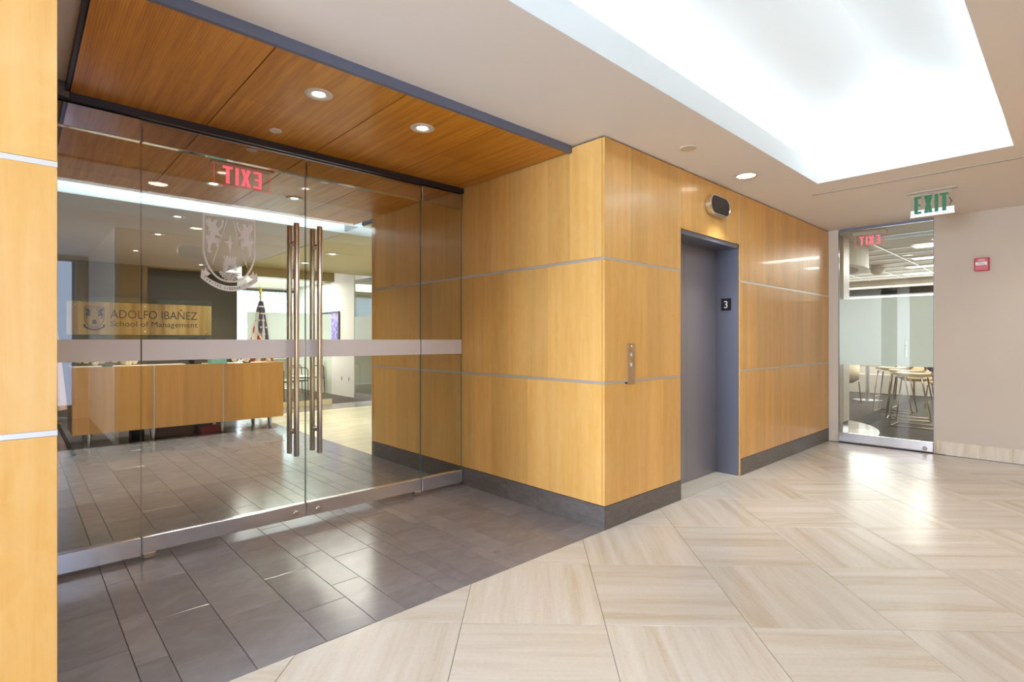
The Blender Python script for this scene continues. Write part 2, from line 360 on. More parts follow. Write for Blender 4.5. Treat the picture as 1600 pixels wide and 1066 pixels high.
def glass(name, tint, r0=0.045, edge=None):
    m = bpy.data.materials.new(name); m.use_nodes = True; t = m.node_tree; t.nodes.clear()
    out = t.nodes.new('ShaderNodeOutputMaterial'); mx = t.nodes.new('ShaderNodeMixShader'); tr = t.nodes.new('ShaderNodeBsdfTransparent'); gl = t.nodes.new('ShaderNodeBsdfGlossy')
    tr.inputs[0].default_value = tint; gl.inputs['Roughness'].default_value = 0.0; gl.inputs[0].default_value = (1,1,1,1)
    lw = t.nodes.new('ShaderNodeLayerWeight'); lw.inputs[0].default_value = 0.5
    pw = t.nodes.new('ShaderNodeMath'); pw.operation = 'POWER'; pw.inputs[1].default_value = 5.0; t.links.new(lw.outputs['Facing'], pw.inputs[0])
    ma = t.nodes.new('ShaderNodeMath'); ma.operation = 'MULTIPLY_ADD'; ma.inputs[1].default_value = 1-r0; ma.inputs[2].default_value = r0; t.links.new(pw.outputs[0], ma.inputs[0])
    t.links.new(ma.outputs[0], mx.inputs[0]); t.links.new(tr.outputs[0], mx.inputs[1]); t.links.new(gl.outputs[0], mx.inputs[2]); t.links.new(mx.outputs[0], out.inputs[0])
    return m
GLASS = glass('clear_glass', (0.95,0.965,0.93,1), 0.05)
GLASS2 = glass('green_glass', (0.9,0.96,0.92,1))
ACRYL = glass('clear_acrylic', (0.97,0.98,0.98,1))
GEDGE = mat('glass_edge', srgb(110,140,130), 0.15, spec=0.8)
def frost(name, col, tfac, back=0.5):
    m = bpy.data.materials.new(name); m.use_nodes = True; t = m.node_tree; t.nodes.clear()
    out = t.nodes.new('ShaderNodeOutputMaterial'); mx = t.nodes.new('ShaderNodeMixShader'); m2 = t.nodes.new('ShaderNodeMixShader')
    tr = t.nodes.new('ShaderNodeBsdfTransparent'); di = t.nodes.new('ShaderNodeBsdfDiffuse'); tl = t.nodes.new('ShaderNodeBsdfTranslucent')
    di.inputs[0].default_value = col; tl.inputs[0].default_value = col
    m2.inputs[0].default_value = back; t.links.new(di.outputs[0], m2.inputs[1]); t.links.new(tl.outputs[0], m2.inputs[2])
    mx.inputs[0].default_value = tfac; t.links.new(m2.outputs[0], mx.inputs[1]); t.links.new(tr.outputs[0], mx.inputs[2]); t.links.new(mx.outputs[0], out.inputs[0])
    return m
FROST = frost('etched_film', srgb(240,236,238), 0.08, 0.42)
FROSTW = frost('white_etched_film', srgb(243,250,248), 0.05, 0.5)
CREST = frost('etched_crest_film', srgb(250,247,245), 0.05, 0.42)
MOTTO = mat('dark_motto_letter', srgb(92,84,84), 0.6)

# ---------------------------------------------------------------- structure: floors
D1 = Vector((math.sqrt(.5), math.sqrt(.5))); D2 = Vector((math.sqrt(.5), -math.sqrt(.5)))
def clip(poly, x0,x1,y0,y1):
    def c(p, ins, inter):
        o = []
        for i in range(len(p)):
            a, b = p[i-1], p[i]
            if ins(b):
                if not ins(a): o.append(inter(a,b))
                o.append(b)
            elif ins(a): o.append(inter(a,b))
        return o
    def ix(X): return lambda a,b: (X, a[1]+(b[1]-a[1])*(X-a[0])/(b[0]-a[0]))
    def iy(Y): return lambda a,b: (a[0]+(b[0]-a[0])*(Y-a[1])/(b[1]-a[1]), Y)
    for ins, it in ((lambda q: q[0]>=x0-1e-9, ix(x0)), (lambda q: q[0]<=x1+1e-9, ix(x1)), (lambda q: q[1]>=y0-1e-9, iy(y0)), (lambda q: q[1]<=y1+1e-9, iy(y1))):
        if len(poly) < 3: return []
        poly = c(poly, ins, it)
    return poly
def slab(bm, pts, top, bot, ch=0.0012):
    cx_ = sum(p[0] for p in pts)/len(pts); cy_ = sum(p[1] for p in pts)/len(pts)
    def sh(p, d):
        v = Vector((cx_-p[0], cy_-p[1])); L = v.length or 1; v *= d/L; return (p[0]+v.x, p[1]+v.y)
    lv = [[bm.verts.new((*p, bot)) for p in pts], [bm.verts.new((*p, top-ch)) for p in pts], [bm.verts.new((*sh(p, ch*1.6), top)) for p in pts]]
    n = len(pts)
    for a, b in ((0,1),(1,2)):
        for i in range(n): bm.faces.new((lv[a][i], lv[a][(i+1)%n], lv[b][(i+1)%n], lv[b][i]))
    bm.faces.new(lv[2]); return bm
obj('trim_12', bx(7.332, 7.3955, 1.0, 2.1, -0.03, 0.002), GROUT, kind='structure')
floor = obj('floor', bx(-3.2, 7.332, -3.7, 2.13, -0.08, -0.0025), GROUTL, origin=(2,0,-0.08), kind='structure')
obj('floor_west', bx(-6.5, -3.21, -0.9, 2.13, -0.08, 0), TRAV, kind='structure')
S = 0.632; g = 0.0016
full = None
for i in range(-6, 9):
    for j in range(-9, 12):
        a0, b0 = 2.3415 + i*S, -0.9315 + j*S*0.9985
        pts = []
        for da, db in ((g,g),(S-g,g),(S-g,S-g),(g,S-g)):
            q = D1*(a0+da) + D2*(b0+db); pts.append((q.x, q.y))
        cpt = D1*(a0+S/2) + D2*(b0+S/2)
        rz = PI/4 if (i+j) % 2 else -PI/4
        P = clip(pts, -3.2, 7.33, -0.5, 2.128)
        if len(P) < 3: continue
        ar = abs(sum(P[q-1][0]*P[q][1]-P[q][0]*P[q-1][1] for q in range(len(P))))/2
        if ar < 0.004: continue
        if ar > S*S*0.985 and full: inst('travertine_tile', full, (cpt.x, cpt.y, 0), floor, rz); continue
        o = obj('travertine_tile', slab(B(), P, 0.0, -0.02), TRAV, floor, origin=(cpt.x, cpt.y, 0), rz=rz)
        if ar > S*S*0.985: full = o.data
obj('trim_13', bx(2.83, 7.395, 2.1295, 2.151, -0.05, -0.001), GROUTL, kind='structure')
lob = obj('floor_lobby', bx(-1.6, 2.828, 2.13, 11.2, -0.08, -0.003), GROUT, origin=(1,6,-0.08), kind='structure')
xs = [0.097,0.335,0.445,0.672,0.945,1.172,1.328,1.562,1.672,1.752,1.97,2.047,2.195,2.44,2.56,2.826]
seedY = {0:[2.615,3.068],1:[2.466,2.929,3.379],2:[2.359,2.815,3.29],3:[2.621,3.15],4:[2.44,2.90,3.35],5:[2.60,3.075]}
far = B(); nt = 0
for i in range(len(xs)-1):
    ys = [2.132]; 
    for y in seedY.get(i, []): ys.append(y)
    while ys[-1] < 11.15: ys.append(ys[-1] + random.choice((0.30, 0.46, 0.46, 0.60)) if ys[-1] > 2.2 else 2.132 + random.uniform(0.15,0.5))
    ys[-1] = 11.2
    for a, b in zip(ys, ys[1:]):
        r = [(xs[i]+.0012,a+.001),(xs[i+1]-.0012,a+.001),(xs[i+1]-.0012,b-.001),(xs[i]+.0012,b-.001)]
        if a < 8.2 and nt < 290: obj('dark_tile', slab(B(), r, 0.0, -0.02), SLATE, lob, origin=((xs[i]+xs[i+1])/2, (a+b)/2, 0)); nt += 1
        else: slab(far, r, 0.0, -0.02)
obj('dark_tiles', far, SLATE, lob, kind='stuff')
obj('dark_tile', bx(-1.6, 0.094, 5.24, 11.2, -0.01, 0.0), SLATE, lob)
floorb = obj('floor_cream', bx(2.83, 5.32, 5.24, 9.2, -0.08, -0.002), GROUTL, origin=(4,7,-0.08), kind='structure')
y = 5.24
while y < 9.19:
    x = 2.83
    while x < 5.3:
        x1 = min(x+.62, 5.32); y1 = min(y+.66, 9.2)
        obj('cream_tile', slab(B(), [(x+.001,y+.001),(x1-.001,y+.001),(x1-.001,y1-.001),(x+.001,y1-.001)], 0, -0.02), CREAMT, floorb, origin=((x+x1)/2,(y+y1)/2,0)); x = x1
    y = y1
obj('floor_border', bx(2.83, 5.32, 9.202, 9.95, -0.03, 0.0), SLATE, kind='structure')
obj('floor_carpet', bx(2.4, 5.32, 9.952, 13.8, -0.03, 0.0), CARPET, kind='structure')
obj('trim_1', bx(0.44, 0.475, 7.4, 11.18, 0.0005, 0.012), PLAST, kind='structure')
# cafe side floor
obj('floor_cafe', bx(7.395, 15.2, -2.0, 5.2, -0.03, 0.0), CARPET, kind='structure')
pf = B(); pp = [(7.40, 2.34)]
for q in range(0, 19):
    a = -PI/2 + PI*0.62*q/18; pp.append((8.25+1.35*math.cos(a)*1.15-0.35, 2.75+0.98*math.sin(a)))
pp += [(8.0,3.6),(7.40,3.6)]
pp = [(7.40,1.82)] + pp[1:]
prism(pf, pp, lambda a,b,t: (a,b,t), 0.0, 0.012); obj('floor_curved_inlay', pf, PALEW, kind='structure')

# ---------------------------------------------------------------- ceilings
def ring_boxes(bm, X0,X1,Y0,Y1,hx0,hx1,hy0,hy1,z0,z1):
    box(bm,X0,X1,Y0,hy0,z0,z1); box(bm,X0,X1,hy1,Y1,z0,z1); box(bm,X0,hx0,hy0,hy1,z0,z1); box(bm,hx1,X1,hy0,hy1,z0,z1)
HX0,HX1,HY0,HY1 = -1.6,5.05,0.31,1.55
b = B(); ring_boxes(b, -6.5, 7.40, -0.9, 3.6, HX0,HX1,HY0,HY1, CZ, CZ+.16); box(b,-3.2,1.2,-3.7,-0.9,CZ,CZ+.16)
ceil = obj('ceiling', b, PAINT, origin=(2,0,CZ), kind='structure')
# vault above the coffer: upstand then a hipped white roof
b = B(); e = 0.10; zb = 2.86; za = 3.17
def V(x,y,z): return b.verts.new((x,y,z))
l0 = [V(HX0-e,HY0-e,CZ+.162),V(HX1+e,HY0-e,CZ+.162),V(HX1+e,HY1+e,CZ+.162),V(HX0-e,HY1+e,CZ+.162)]
l1 = [V(HX0-e,HY0-e,zb),V(HX1+e,HY0-e,zb),V(HX1+e,HY1+e,zb),V(HX0-e,HY1+e,zb)]
for i in range(4): b.faces.new((l0[i],l0[(i+1)%4],l1[(i+1)%4],l1[i]))
A1 = V(HX0+.5,.93,za); A2 = V(4.60,.93,za)
b.faces.new((l1[0],l1[1],A2,A1)); b.faces.new((l1[2],l1[3],A1,A2)); b.faces.new((l1[1],l1[2],A2)); b.faces.new((l1[3],l1[0],A1))
obj('ceiling_vault', b, PAINTW, kind='structure', recalc=False)
b = B(); box(b, HX0, HX1, HY1-.004, HY1, CZ-.0005, CZ+.162); box(b, HX0, HX1, HY0, HY0+.004, CZ-.0005, CZ+.162); box(b, HX1-.004, HX1, HY0+.004, HY1-.004, CZ-.0005, CZ+.162)
obj('trim_2', b, PAINTW, kind='structure')
# wood soffit: grey edge trim, backing, veneer panels
SZ = 2.55
t = thing('wood_soffit', 'dropped brown wood veneer soffit with grey edge over the glass doors', 'ceiling', (1.5, 2.43, SZ), kind='structure')
b = B(); box(b, 0.19, 2.812, 2.405, 2.43, SZ-.006, CZ+.012); obj('fascia', b, FASC, t)
b = B(); box(b, 0.19, 0.203, 2.43, 3.60, SZ-.006, CZ-.002); box(b, .19,.203,3.72,5.68,SZ-.006,CZ); obj('edge_trim', b, PLAST, t)
obj('backing', bx(0.205, 2.81, 2.431, 5.665, SZ+.012, CZ-.004), PLAST, t)
px = [0.207,0.845,1.515,2.165,2.806]
rows = [[2.433,3.072,3.60],[2.433,2.80,3.072,3.60],[2.433,3.072,3.60],[2.433,3.09,3.60]]
for i in range(4):
    yy = [2.433,3.072,3.62]
    for a, c in zip(yy, yy[1:]): obj('wood_panel', bx(px[i]+.003, px[i+1]-.003, a+.0006, c-.0006, SZ, SZ+.012), SOFFIT, t)
    yy = [3.70,4.60,5.24,5.665]
    for a, c in zip(yy, yy[1:]): obj('wood_panel', bx(px[i]+.003, px[i+1]-.003, a+.0006, c-.0006, SZ, SZ+.012), SOFFIT, t)
obj('trim_11', bx(0.07, 0.2045, 3.602, 5.66, 2.52, CZ+.1), mat('grey_reveal_paint', srgb(120,112,110), 0.6), kind='structure')
# lobby ceilings
obj('ceiling_lobby', bx(-1.6, 2.925, 6.12, 11.2, SZ, SZ+.18), MAUVEC, kind='structure')
b = B(); box(b, 2.94, 5.32, 6.12, 9.95, SZ, SZ+.18); box(b, 2.94,5.32,5.24,5.68,SZ,SZ+.18); obj('ceiling_lobby_cream', b, CREAMC, kind='structure')
obj('trim_3', bx(2.925, 2.94, 5.24, 11.2, SZ+.02, SZ+.18), PLAST, kind='structure')
b = B(); box(b, -1.6, 5.32, 5.64, 6.16, SZ+.23, SZ+.26); box(b, -1.6, 5.32, 6.108, 6.119, SZ-.002, SZ+.23); obj('ceiling_slot', b, PAINTW, kind='structure')
obj('trim_4', bx(-1.6, 5.32, 5.666, 5.68, SZ, SZ+.23), PAINTW, kind='structure')
b = B(); box(b, 2.96, 4.55, 9.95, 10.25, SZ-.17, SZ+.18); obj('trim_5', b, OLIVE, kind='structure')
obj('ceiling_back', bx(2.4, 5.4, 10.25, 13.9, 2.72, 2.76), WHITEW, kind='structure')

# ---------------------------------------------------------------- walls with veneer panels
ZR = [(0.156,0.955),(0.974,1.778),(1.797,CZ-.012)]
def pane(bm, axis, c, s, a0, a1, z0, z1, th=0.02, off=0.0, bev=0.0):
    lo, hi = sorted((c + s*off, c + s*off - s*th))
    if axis == 'y': box(bm, a0, a1, lo, hi, z0, z1, bev)
    else: box(bm, lo, hi, a0, a1, z0, z1, bev)
    return bm
def panels(parent, axis, c, s, segs, strips=True):
    for a0, a1 in segs:
        for z0, z1 in ZR: obj('wood_panel', pane(B(), axis, c, s, a0+.0015, a1-.0015, z0, z1), WOOD, parent)
        for z in (0.955, 1.778):
            obj('metal_strip', pane(B(), axis, c, s, a0, a1, z+.001, z+.018, 0.018, -0.0015), ALU, parent)
def skirting(parent, axis, c, s, a0, a1, step, mt=SLATEB, h=0.152, name='skirting_stone'):
    a = a0
    while a < a1-1e-6:
        e_ = min(a+step, a1)
        obj(name, pane(B(), axis, c, s, a+.0006, e_-.0006, 0.0, h, 0.022, 0.002), mt, parent); a = e_
b = B(); box(b, 2.843, 3.80, 2.152, 5.24, 0, CZ); box(b, 4.868, 7.395, 2.152, 5.24, 0, CZ); box(b, 3.80, 4.868, 2.152, 5.24, 2.14, CZ); box(b,3.80,4.868,2.42,5.24,0,2.14)
box(b, 2.843, 5.32, 5.20, 5.24, 0, CZ)
wc = obj('wall_centre', b, PLAST, origin=(5,3,0), kind='structure')
panels(wc, 'x', 2.822, -1, [(2.1505, 3.664), (3.666, 5.24)])
panels(wc, 'y', 2.13, -1, [(2.8225, 3.795), (4.872, 7.36)])
obj('wood_panel', bx(3.803, 4.858, 2.13, 2.15, 2.137, CZ-.012), WOOD, wc)
for x in (3.795, 4.860): obj('metal_strip', bx(x, x+.010, 2.1315, 2.15, 2.13, CZ-.012), ALU, wc)
b = B(); box(b, 3.80, 4.868, 2.13, 2.15, 2.122, 2.136); obj('wood_edge', b, WOOD, wc)
obj('wood_edge', bx(4.850, 4.870, 2.132, 2.16, 0.0, 2.122), WOOD, wc)
obj('corner_end_panel', bx(2.824, 5.32, 5.241, 5.25, 0, SZ), WHITEW, wc)
bb = obj('baseboard_niche', bx(2.835, 2.842, 2.152, 5.24, 0, 0.14), PLAST, kind='structure')
skirting(bb, 'x', 2.822, -1, 2.128, 5.24, 0.61)
bb = obj('baseboard_elevator', bx(2.844, 3.79, 2.145, 2.151, 0, 0.14), PLAST, kind='structure')
skirting(bb, 'y', 2.13, -1, 2.8215, 3.796, 0.61); skirting(bb, 'y', 2.13, -1, 4.872, 7.36, 0.61)
# left column and hidden side of the niche
wl = obj('wall_left', bx(-6.5, 0.073, 2.165, 5.24, 0, CZ), PLAST, origin=(-1,3,0), kind='structure')
panels(wl, 'y', 2.143, -1, [(-1.3, 0.0945)]); panels(wl, 'x', 0.095, 1, [(2.165, 3.65), (3.652, 5.24)])
obj('wood_panel', bx(-6.5, -1.3, 2.143, 2.163, 0.156, CZ-.012), WOOD, wl)
bb = obj('baseboard_left', bx(-6.5, 0.07, 2.15, 2.16, 0, 0.14), PLAST, kind='structure'); skirting(bb, 'y', 2.143, -1, -3.2, 0.095, 0.61); skirting(bb, 'x', 0.095, 1, 2.143, 5.24, 0.61)
# far right wall (beige) with the glass door opening y 1.10..2.03
b = B(); box(b, 7.37, 7.40, -2.0, 1.098, 0, CZ); box(b, 7.37, 7.40, 2.025, 2.16, 0, CZ)
wr = obj('wall_right', b, BEIGE, origin=(7.38,0,0), kind='structure')
bb = obj('baseboard_right', bx(7.371, 7.38, -0.5, 1.09, 0, 0.10), TRAVB, kind='structure')
skirting(bb, 'x', 7.37, -1, -0.5, 1.098, 0.61, TRAVB, 0.145); skirting(bb, 'x', 7.37, -1, 2.025, 2.105, 0.61, TRAVB, 0.145)
# south side of the corridor: wood wall with the opposite elevator, then an opening with a window
b = B(); box(b, 0.90, 1.20, -0.9, -0.542, 0, CZ); box(b, 2.27, 7.4, -0.9, -0.542, 0, CZ); box(b, 1.2, 2.27, -0.9, -0.542, 2.14, CZ); box(b,1.2,2.27,-0.9,-.8,0,2.14)
ws = obj('wall_south', b, PLAST, origin=(4,-.7,0), kind='structure')
panels(ws, 'y', -0.52, 1, [(0.90, 1.19), (2.28, 4.8), (4.8, 7.36)])
obj('wood_panel', bx(1.195, 2.275, -0.54, -0.52, 2.137, CZ-.012), WOOD, ws)
obj('door_1', bx(1.2, 2.27, -0.78, -0.74, 0, 2.14), DOORM, kind='structure')
obj('wall_end', bx(0.86, 0.899, -3.7, -0.52, 0, CZ), BEIGE, kind='structure')
b = B(); box(b, -6.55, -6.5, -0.9, -0.38, 0, CZ); box(b, -6.55, -6.5, 2.1, 2.2, 0, CZ); box(b, -6.55,-6.5,-.38,2.1,0,.2); box(b,-6.55,-6.5,-.38,2.1,2.52,CZ); box(b, -6.5, -3.2, -0.95, -0.9, 0, CZ); box(b, -3.25, -3.2, -3.7, -.9, 0, CZ); obj('wall_west', b, BEIGE, kind='structure')
b = B()
for y in (-0.3,0.88,2.06): box(b, -6.54, -6.50, y, y+.04, .2, 2.52)
obj('added_window_west', b, GREYM, kind='structure')  # frame of the added, unseen west window that brightens the corridor
b = B(); box(b, -3.2, -2.4, -3.75, -3.7, 0, CZ); box(b, 0.7, 0.9, -3.75, -3.7, 0, CZ); box(b,-2.4,.7,-3.75,-3.7,0,.2); box(b,-2.4,.7,-3.75,-3.7,2.5,CZ)
obj('wall_window_side', b, BEIGE, kind='structure')
b = B()
for x in (-2.4,-0.87,0.66): box(b, x, x+.04, -3.74, -3.70, .2, 2.5)
obj('window_1', b, GREYM, kind='structure')
# lobby walls
obj('wall_lobby_dark', bx(-1.6, 3.15, 11.2, 11.35, 0, SZ), DARKW, kind='structure')
obj('wall_lobby_left', bx(-1.65, -1.6, 5.24, 11.3, 0, SZ+.2), DARKW, kind='structure')
obj('wall_lobby_south', bx(-1.6, 0.07, 5.24, 5.28, 0, SZ+.2), DARKW, kind='structure')
obj('wall_lobby_white', bx(5.32, 5.36, 9.99+.68, 13.9, 0, 2.76), WHITEW, kind='structure')
obj('wall_back', bx(2.3, 5.4, 13.86, 13.9, 0, 2.76), WHITEW, kind='structure')
obj('wall_back_left', bx(2.36, 2.4, 11.35, 13.9, 0, 2.76), WHITEW, kind='structure')
b = B(); box(b, 7.395,15.2,5.2,5.25,0,2.7); box(b,15.2,15.25,-2,5.25,0,2.7); box(b,7.395,15.2,-2.05,-2,0,2.7); box(b,7.402,7.44,2.2,5.2,0,2.7)
obj('wall_cafe', b, WHITEW, kind='structure')
obj('wall_side_room', bx(7.2, 7.24, 5.0, 11.0, 0, 2.8), WHITEW, kind='structure')
obj('ceiling_side_room', bx(5.32, 7.24, 5.2, 11, 2.74, 2.78), WHITEW, kind='structure')
obj('floor_side_room', bx(5.40, 7.24, 5.24, 11, -0.03, 0), SLATE, kind='structure')
obj('wall_side_room_end', bx(5.36, 7.24, 11.0, 11.04, 0, 2.78), WHITEW, kind='structure')

# ---------------------------------------------------------------- glass front: two fixed panes, two doors
YG = 3.655
def rail(parent, name, x0, x1, z0, z1):
    obj(name, bx(x0, x1, YG-.022, YG+.022, z0, z1, bev=0.003), RAIL, parent)
def glass_leaf(kind_name, x0, x1, door):
    b = bx(x0+.003, x1-.003, YG-.006, YG+.006, 0.06, 2.46)
    b.faces.ensure_lookup_table(); bmesh.ops.recalc_face_normals(b, faces=b.faces)
    for f in b.faces:
        if abs(f.normal.x) > .9 or abs(f.normal.z) > .9: f.material_index = 1
    o = obj(kind_name, b, [GLASS, GEDGE], origin=(x0, YG, 0), kind='structure')
    z0 = 0.034 if door else 0.022
    rail(o, 'bottom_rail', x0+.004, x1-.004, z0, 0.128)
    obj('top_rail', bx(x0+.004, x1-.004, YG-.022, YG+.022, 2.375, 2.485 if door else 2.50, bev=0.003), RAILT, o)
    obj('frosted_band', bx(x0+.004, x1-.004, YG-.0072, YG-.0062, 1.13, 1.251), FROST, o)
    return o
WX = [0.10, 0.523, 1.463, 2.400, 2.818]
glass_leaf('window_2', WX[0], WX[1], False)
dl = glass_leaf('door_2', WX[1], WX[2], True)
dr = glass_leaf('door_3', WX[2], WX[3], True)
glass_leaf('window_3', WX[3], WX[4], False)
b = B(); box(b, 0.10, 2.818, YG-.035, YG-.012, 2.508, SZ-.001); box(b, .10, 2.818, YG+.012, YG+.035, 2.508, SZ-.001); box(b, .10, 2.818, YG-.012, YG+.012, 2.53, SZ-.001)
obj('trim_6', b, mat('dark_header_metal', srgb(66,66,74), 0.35, metal=0.5), kind='structure')
def pull(door, x):
    for yb, nm in ((YG-.062, 'pull_handle'), (YG+.062, 'pull_handle')):
        b = B(); lathe(b, [(0.0,0.468),(0.0165,0.468),(0.0175,0.470),(0.0175,2.031),(0.0165,2.033),(0,2.033)], (x, yb, 0), 20)
        h = obj(nm, b, STEEL, door, smooth=True)
        for z in (0.63, 1.90):
            s = -1 if yb < YG else 1
            c = B(); tube(c, [(x, YG+s*.007, z), (x, YG+s*.016, z), (x, YG+s*.024, z), (x, yb - s*.012, z)], [0.015,0.018,0.011,0.011], 14)
            obj('standoff', c, CHROME, h, smooth=True)
pull(dl, 1.378); pull(dr, 1.537)
for d, x in ((dl, 1.388), (dr, 1.545)):
    b = B(); lathe(b, [(0,-.034),(0.013,-.034),(0.015,-.030),(0.019,-.028),(0.021,-.022)], (x, YG, 0.070), 20, 'y'); obj('lock_cylinder', b, CHROME, d)
for d, x in ((dl, 0.56), (dr, 2.36)):
    obj('pivot', bx(x-.03, x+.03, YG-.028, YG+.02, 0.004, 0.034, bev=.002), CHROME, d)

# crest etched on the left door (film on the corridor face of the glass)
XC, YC = 0.985, YG-.0072
def cf(a, b_, t): return (XC+a, YC-t, b_)
cb = B(); rnd = []
outer = [(-.152,2.022),(.152,2.022),(.152,1.80)] + [(.152*math.cos(a)**0.9 if math.cos(a)>0 else 0, 1.80-.188*math.sin(a)) for a in [PI/2*q/10 for q in range(1,10)]] + [(0,1.609)]
half = [(.152*math.cos(PI/2*q/10)**0.85, 1.80-.191*(math.sin(PI/2*q/10)**1.25)) for q in range(1,10)]
outer = [(-.152,2.022),(.152,2.022),(.152,1.80)] + half + [(0,1.609)] + [(-x,z) for x,z in reversed(half)] + [(-.152,1.80)]
inner = [(x*0.93, 1.82+(z-1.82)*0.945) for x,z in outer]
n = len(outer)
for i in range(n):
    q = [outer[i], outer[(i+1)%n], inner[(i+1)%n], inner[i]]; prism(cb, q, cf, 0, .0008)
crest = obj('etched_crest', cb, CREST, dl, origin=(XC, YC, 1.6), label='white etched shield with griffins, tower and motto ribbon')
Gp = [(-.136,2.002),(-.129,1.988),(-.125,1.987),(-.12,2.006),(-.116,1.986),(-.111,2.003),(-.105,1.979),(-.097,1.968),(-.095,1.983),(-.082,1.991),(-.067,1.985),(-.075,1.975),(-.08,1.965),(-.075,1.952),(-.065,1.943),(-.052,1.958),(-.045,1.972),(-.05,1.989),(-.035,1.996),(-.037,1.98),(-.04,1.958),(-.052,1.937),(-.066,1.92),(-.057,1.907),(-.043,1.902),(-.052,1.887),(-.067,1.893),(-.08,1.898),(-.086,1.882),(-.061,1.877),(-.05,1.869),(-.05,1.859),(-.061,1.848),(-.065,1.833),(-.076,1.824),(-.08,1.832),(-.073,1.846),(-.089,1.847),(-.1,1.85),(-.109,1.825),(-.112,1.8),(-.103,1.794),(-.102,1.786),(-.121,1.784),(-.127,1.794),(-.122,1.826),(-.128,1.845),(-.13,1.864),(-.137,1.877),(-.136,1.885),(-.123,1.905),(-.12,1.918),(-.126,1.922),(-.119,1.933),(-.113,1.921),(-.116,1.905),(-.127,1.883),(-.121,1.887),(-.113,1.901),(-.111,1.919),(-.125,1.945),(-.136,1.957),(-.131,1.963),(-.136,1.972),(-.131,1.981)]
for s in (1, -1):
    b = B(); prism(b, [(x*s, z) for x,z in Gp], cf, 0, .0008); obj('griffin', b, CREST, crest)
b = B()
for x0,z0,x1,z1 in ((-.013,2.013,-.100,1.712),(.013,2.013,.100,1.712)): prism(b, [(x0-.002,z0),(x0+.002,z0),(x1+.002,z1),(x1-.002,z1)], cf, 0, .0008)
obj('pale_lines', b, CREST, crest)
b = B(); r0 = .009; prism(b, [(0,1.915),(r0,1.861+r0),(.038,1.861),(r0,1.861-r0),(0,1.783),(-r0,1.861-r0),(-.038,1.861),(-r0,1.861+r0)], cf, 0, .0008); obj('star', b, CREST, crest)
# tower laid up in small stones with an open doorway, and waves below it
b = B()
for r in range(9):
    z0 = 1.682 + r*.0088; t_ = 1-(r/9); hw = .033+.009*t_; nb = 7
    for c in range(nb):
        a0 = -hw + 2*hw*(c+(r%2)*.5)/nb; a1 = a0 + 2*hw/nb*.82
        if a0 > hw: continue
        a1 = min(a1, hw)
        if abs((a0+a1)/2) < .011 and r < 4: continue
        prism(b, [(a0,z0),(a1,z0),(a1,z0+.0072),(a0,z0+.0072)], cf, 0, .0008)
for c in range(5): prism(b, [(-.037+c*.0160,1.762),(-.037+c*.0160+.0095,1.762),(-.037+c*.0160+.0095,1.774),(-.037+c*.0160,1.774)], cf, 0, .0008)
obj('tower', b, CREST, crest)
b = B()
for r in range(5):
    z0 = 1.672 - r*.0115; hw = [.062,.058,.047,.034,.018][r]; m_ = 12
    up = [(-hw+2*hw*q/m_, z0+.003*math.sin(q*1.9+r)) for q in range(m_+1)]
    prism(b, up + [(x,z-.0075) for x,z in reversed(up)], cf, 0, .0008)
obj('waves', b, CREST, crest)
b = B(); arc = []
def ribz(a): return 1.572 + .075*(abs(a)/.165)**2
for q in range(21):
    a = -.163+.326*q/20; arc.append((a, ribz(a)+.016))
prism(b, arc + [(a, z-.034) for a,z in reversed(arc)], cf, 0, .0008)
for s in (1,-1):
    prism(b, [(s*.163,1.650),(s*.158,1.682),(s*.146,1.668),(s*.136,1.694),(s*.128,1.672),(s*.108,1.656),(s*.128,1.640)], cf, 0, .0008)
obj('ribbon', b, CREST, crest)
s_ = 'VERITAS·LIBERABIT·VOS'; b = B()
for q, ch in enumerate(s_):
    a = -.146 + .292*q/(len(s_)-1); sl = math.atan(2*.075*a/.165**2)
    cu = text_bm(ch, .0215, (0,0,0), (0,0,0), .0002, align='CENTER')
    M = Matrix.Translation((XC+a, YC-.0012, ribz(a)-.0075)) @ Matrix.Rotation(-sl, 4, 'Y') @ Matrix.Rotation(PI/2, 4, 'X')
    cu.transform(M); mm = bpy.data.meshes.new('t'); cu.to_mesh(mm); cu.free(); b.from_mesh(mm); bpy.data.meshes.remove(mm)
obj('motto', b, MOTTO, crest, label='dark motto lettering')

# right glass door in the beige wall
XG = 7.385
b = bx(XG-.006, XG+.006, 1.104, 2.02, 0.05, 2.565); bmesh.ops.recalc_face_normals(b, faces=b.faces)
for f in b.faces:
    if abs(f.normal.x) < .9: f.material_index = 1
d4 = obj('door_4', b, [GLASS, GEDGE], origin=(XG,1.1,0), kind='structure')
obj('bottom_rail', bx(XG-.022, XG+.022, 1.104, 2.02, 0.012, 0.118, bev=.003), RAIL, d4)
obj('frosted_band', bx(XG+.007, XG+.008, 1.105, 2.019, 0.945, 1.742), FROSTW, d4)
b = B(); lathe(b, [(0,-.036),(0.015,-.036),(0.020,-.030),(0.022,-.021)], (XG, 1.175, 0.045), 20, 'x'); obj('lock_cylinder', b, CHROME, d4)
b = B(); box(b, 7.375, 7.395, 1.10, 2.025, 2.567, CZ); box(b, 7.372,7.398,2.021,2.026,0,2.567); box(b,7.372,7.398,1.097,1.1025,0,2.567); obj('trim_7', b, GREYM, kind='structure')

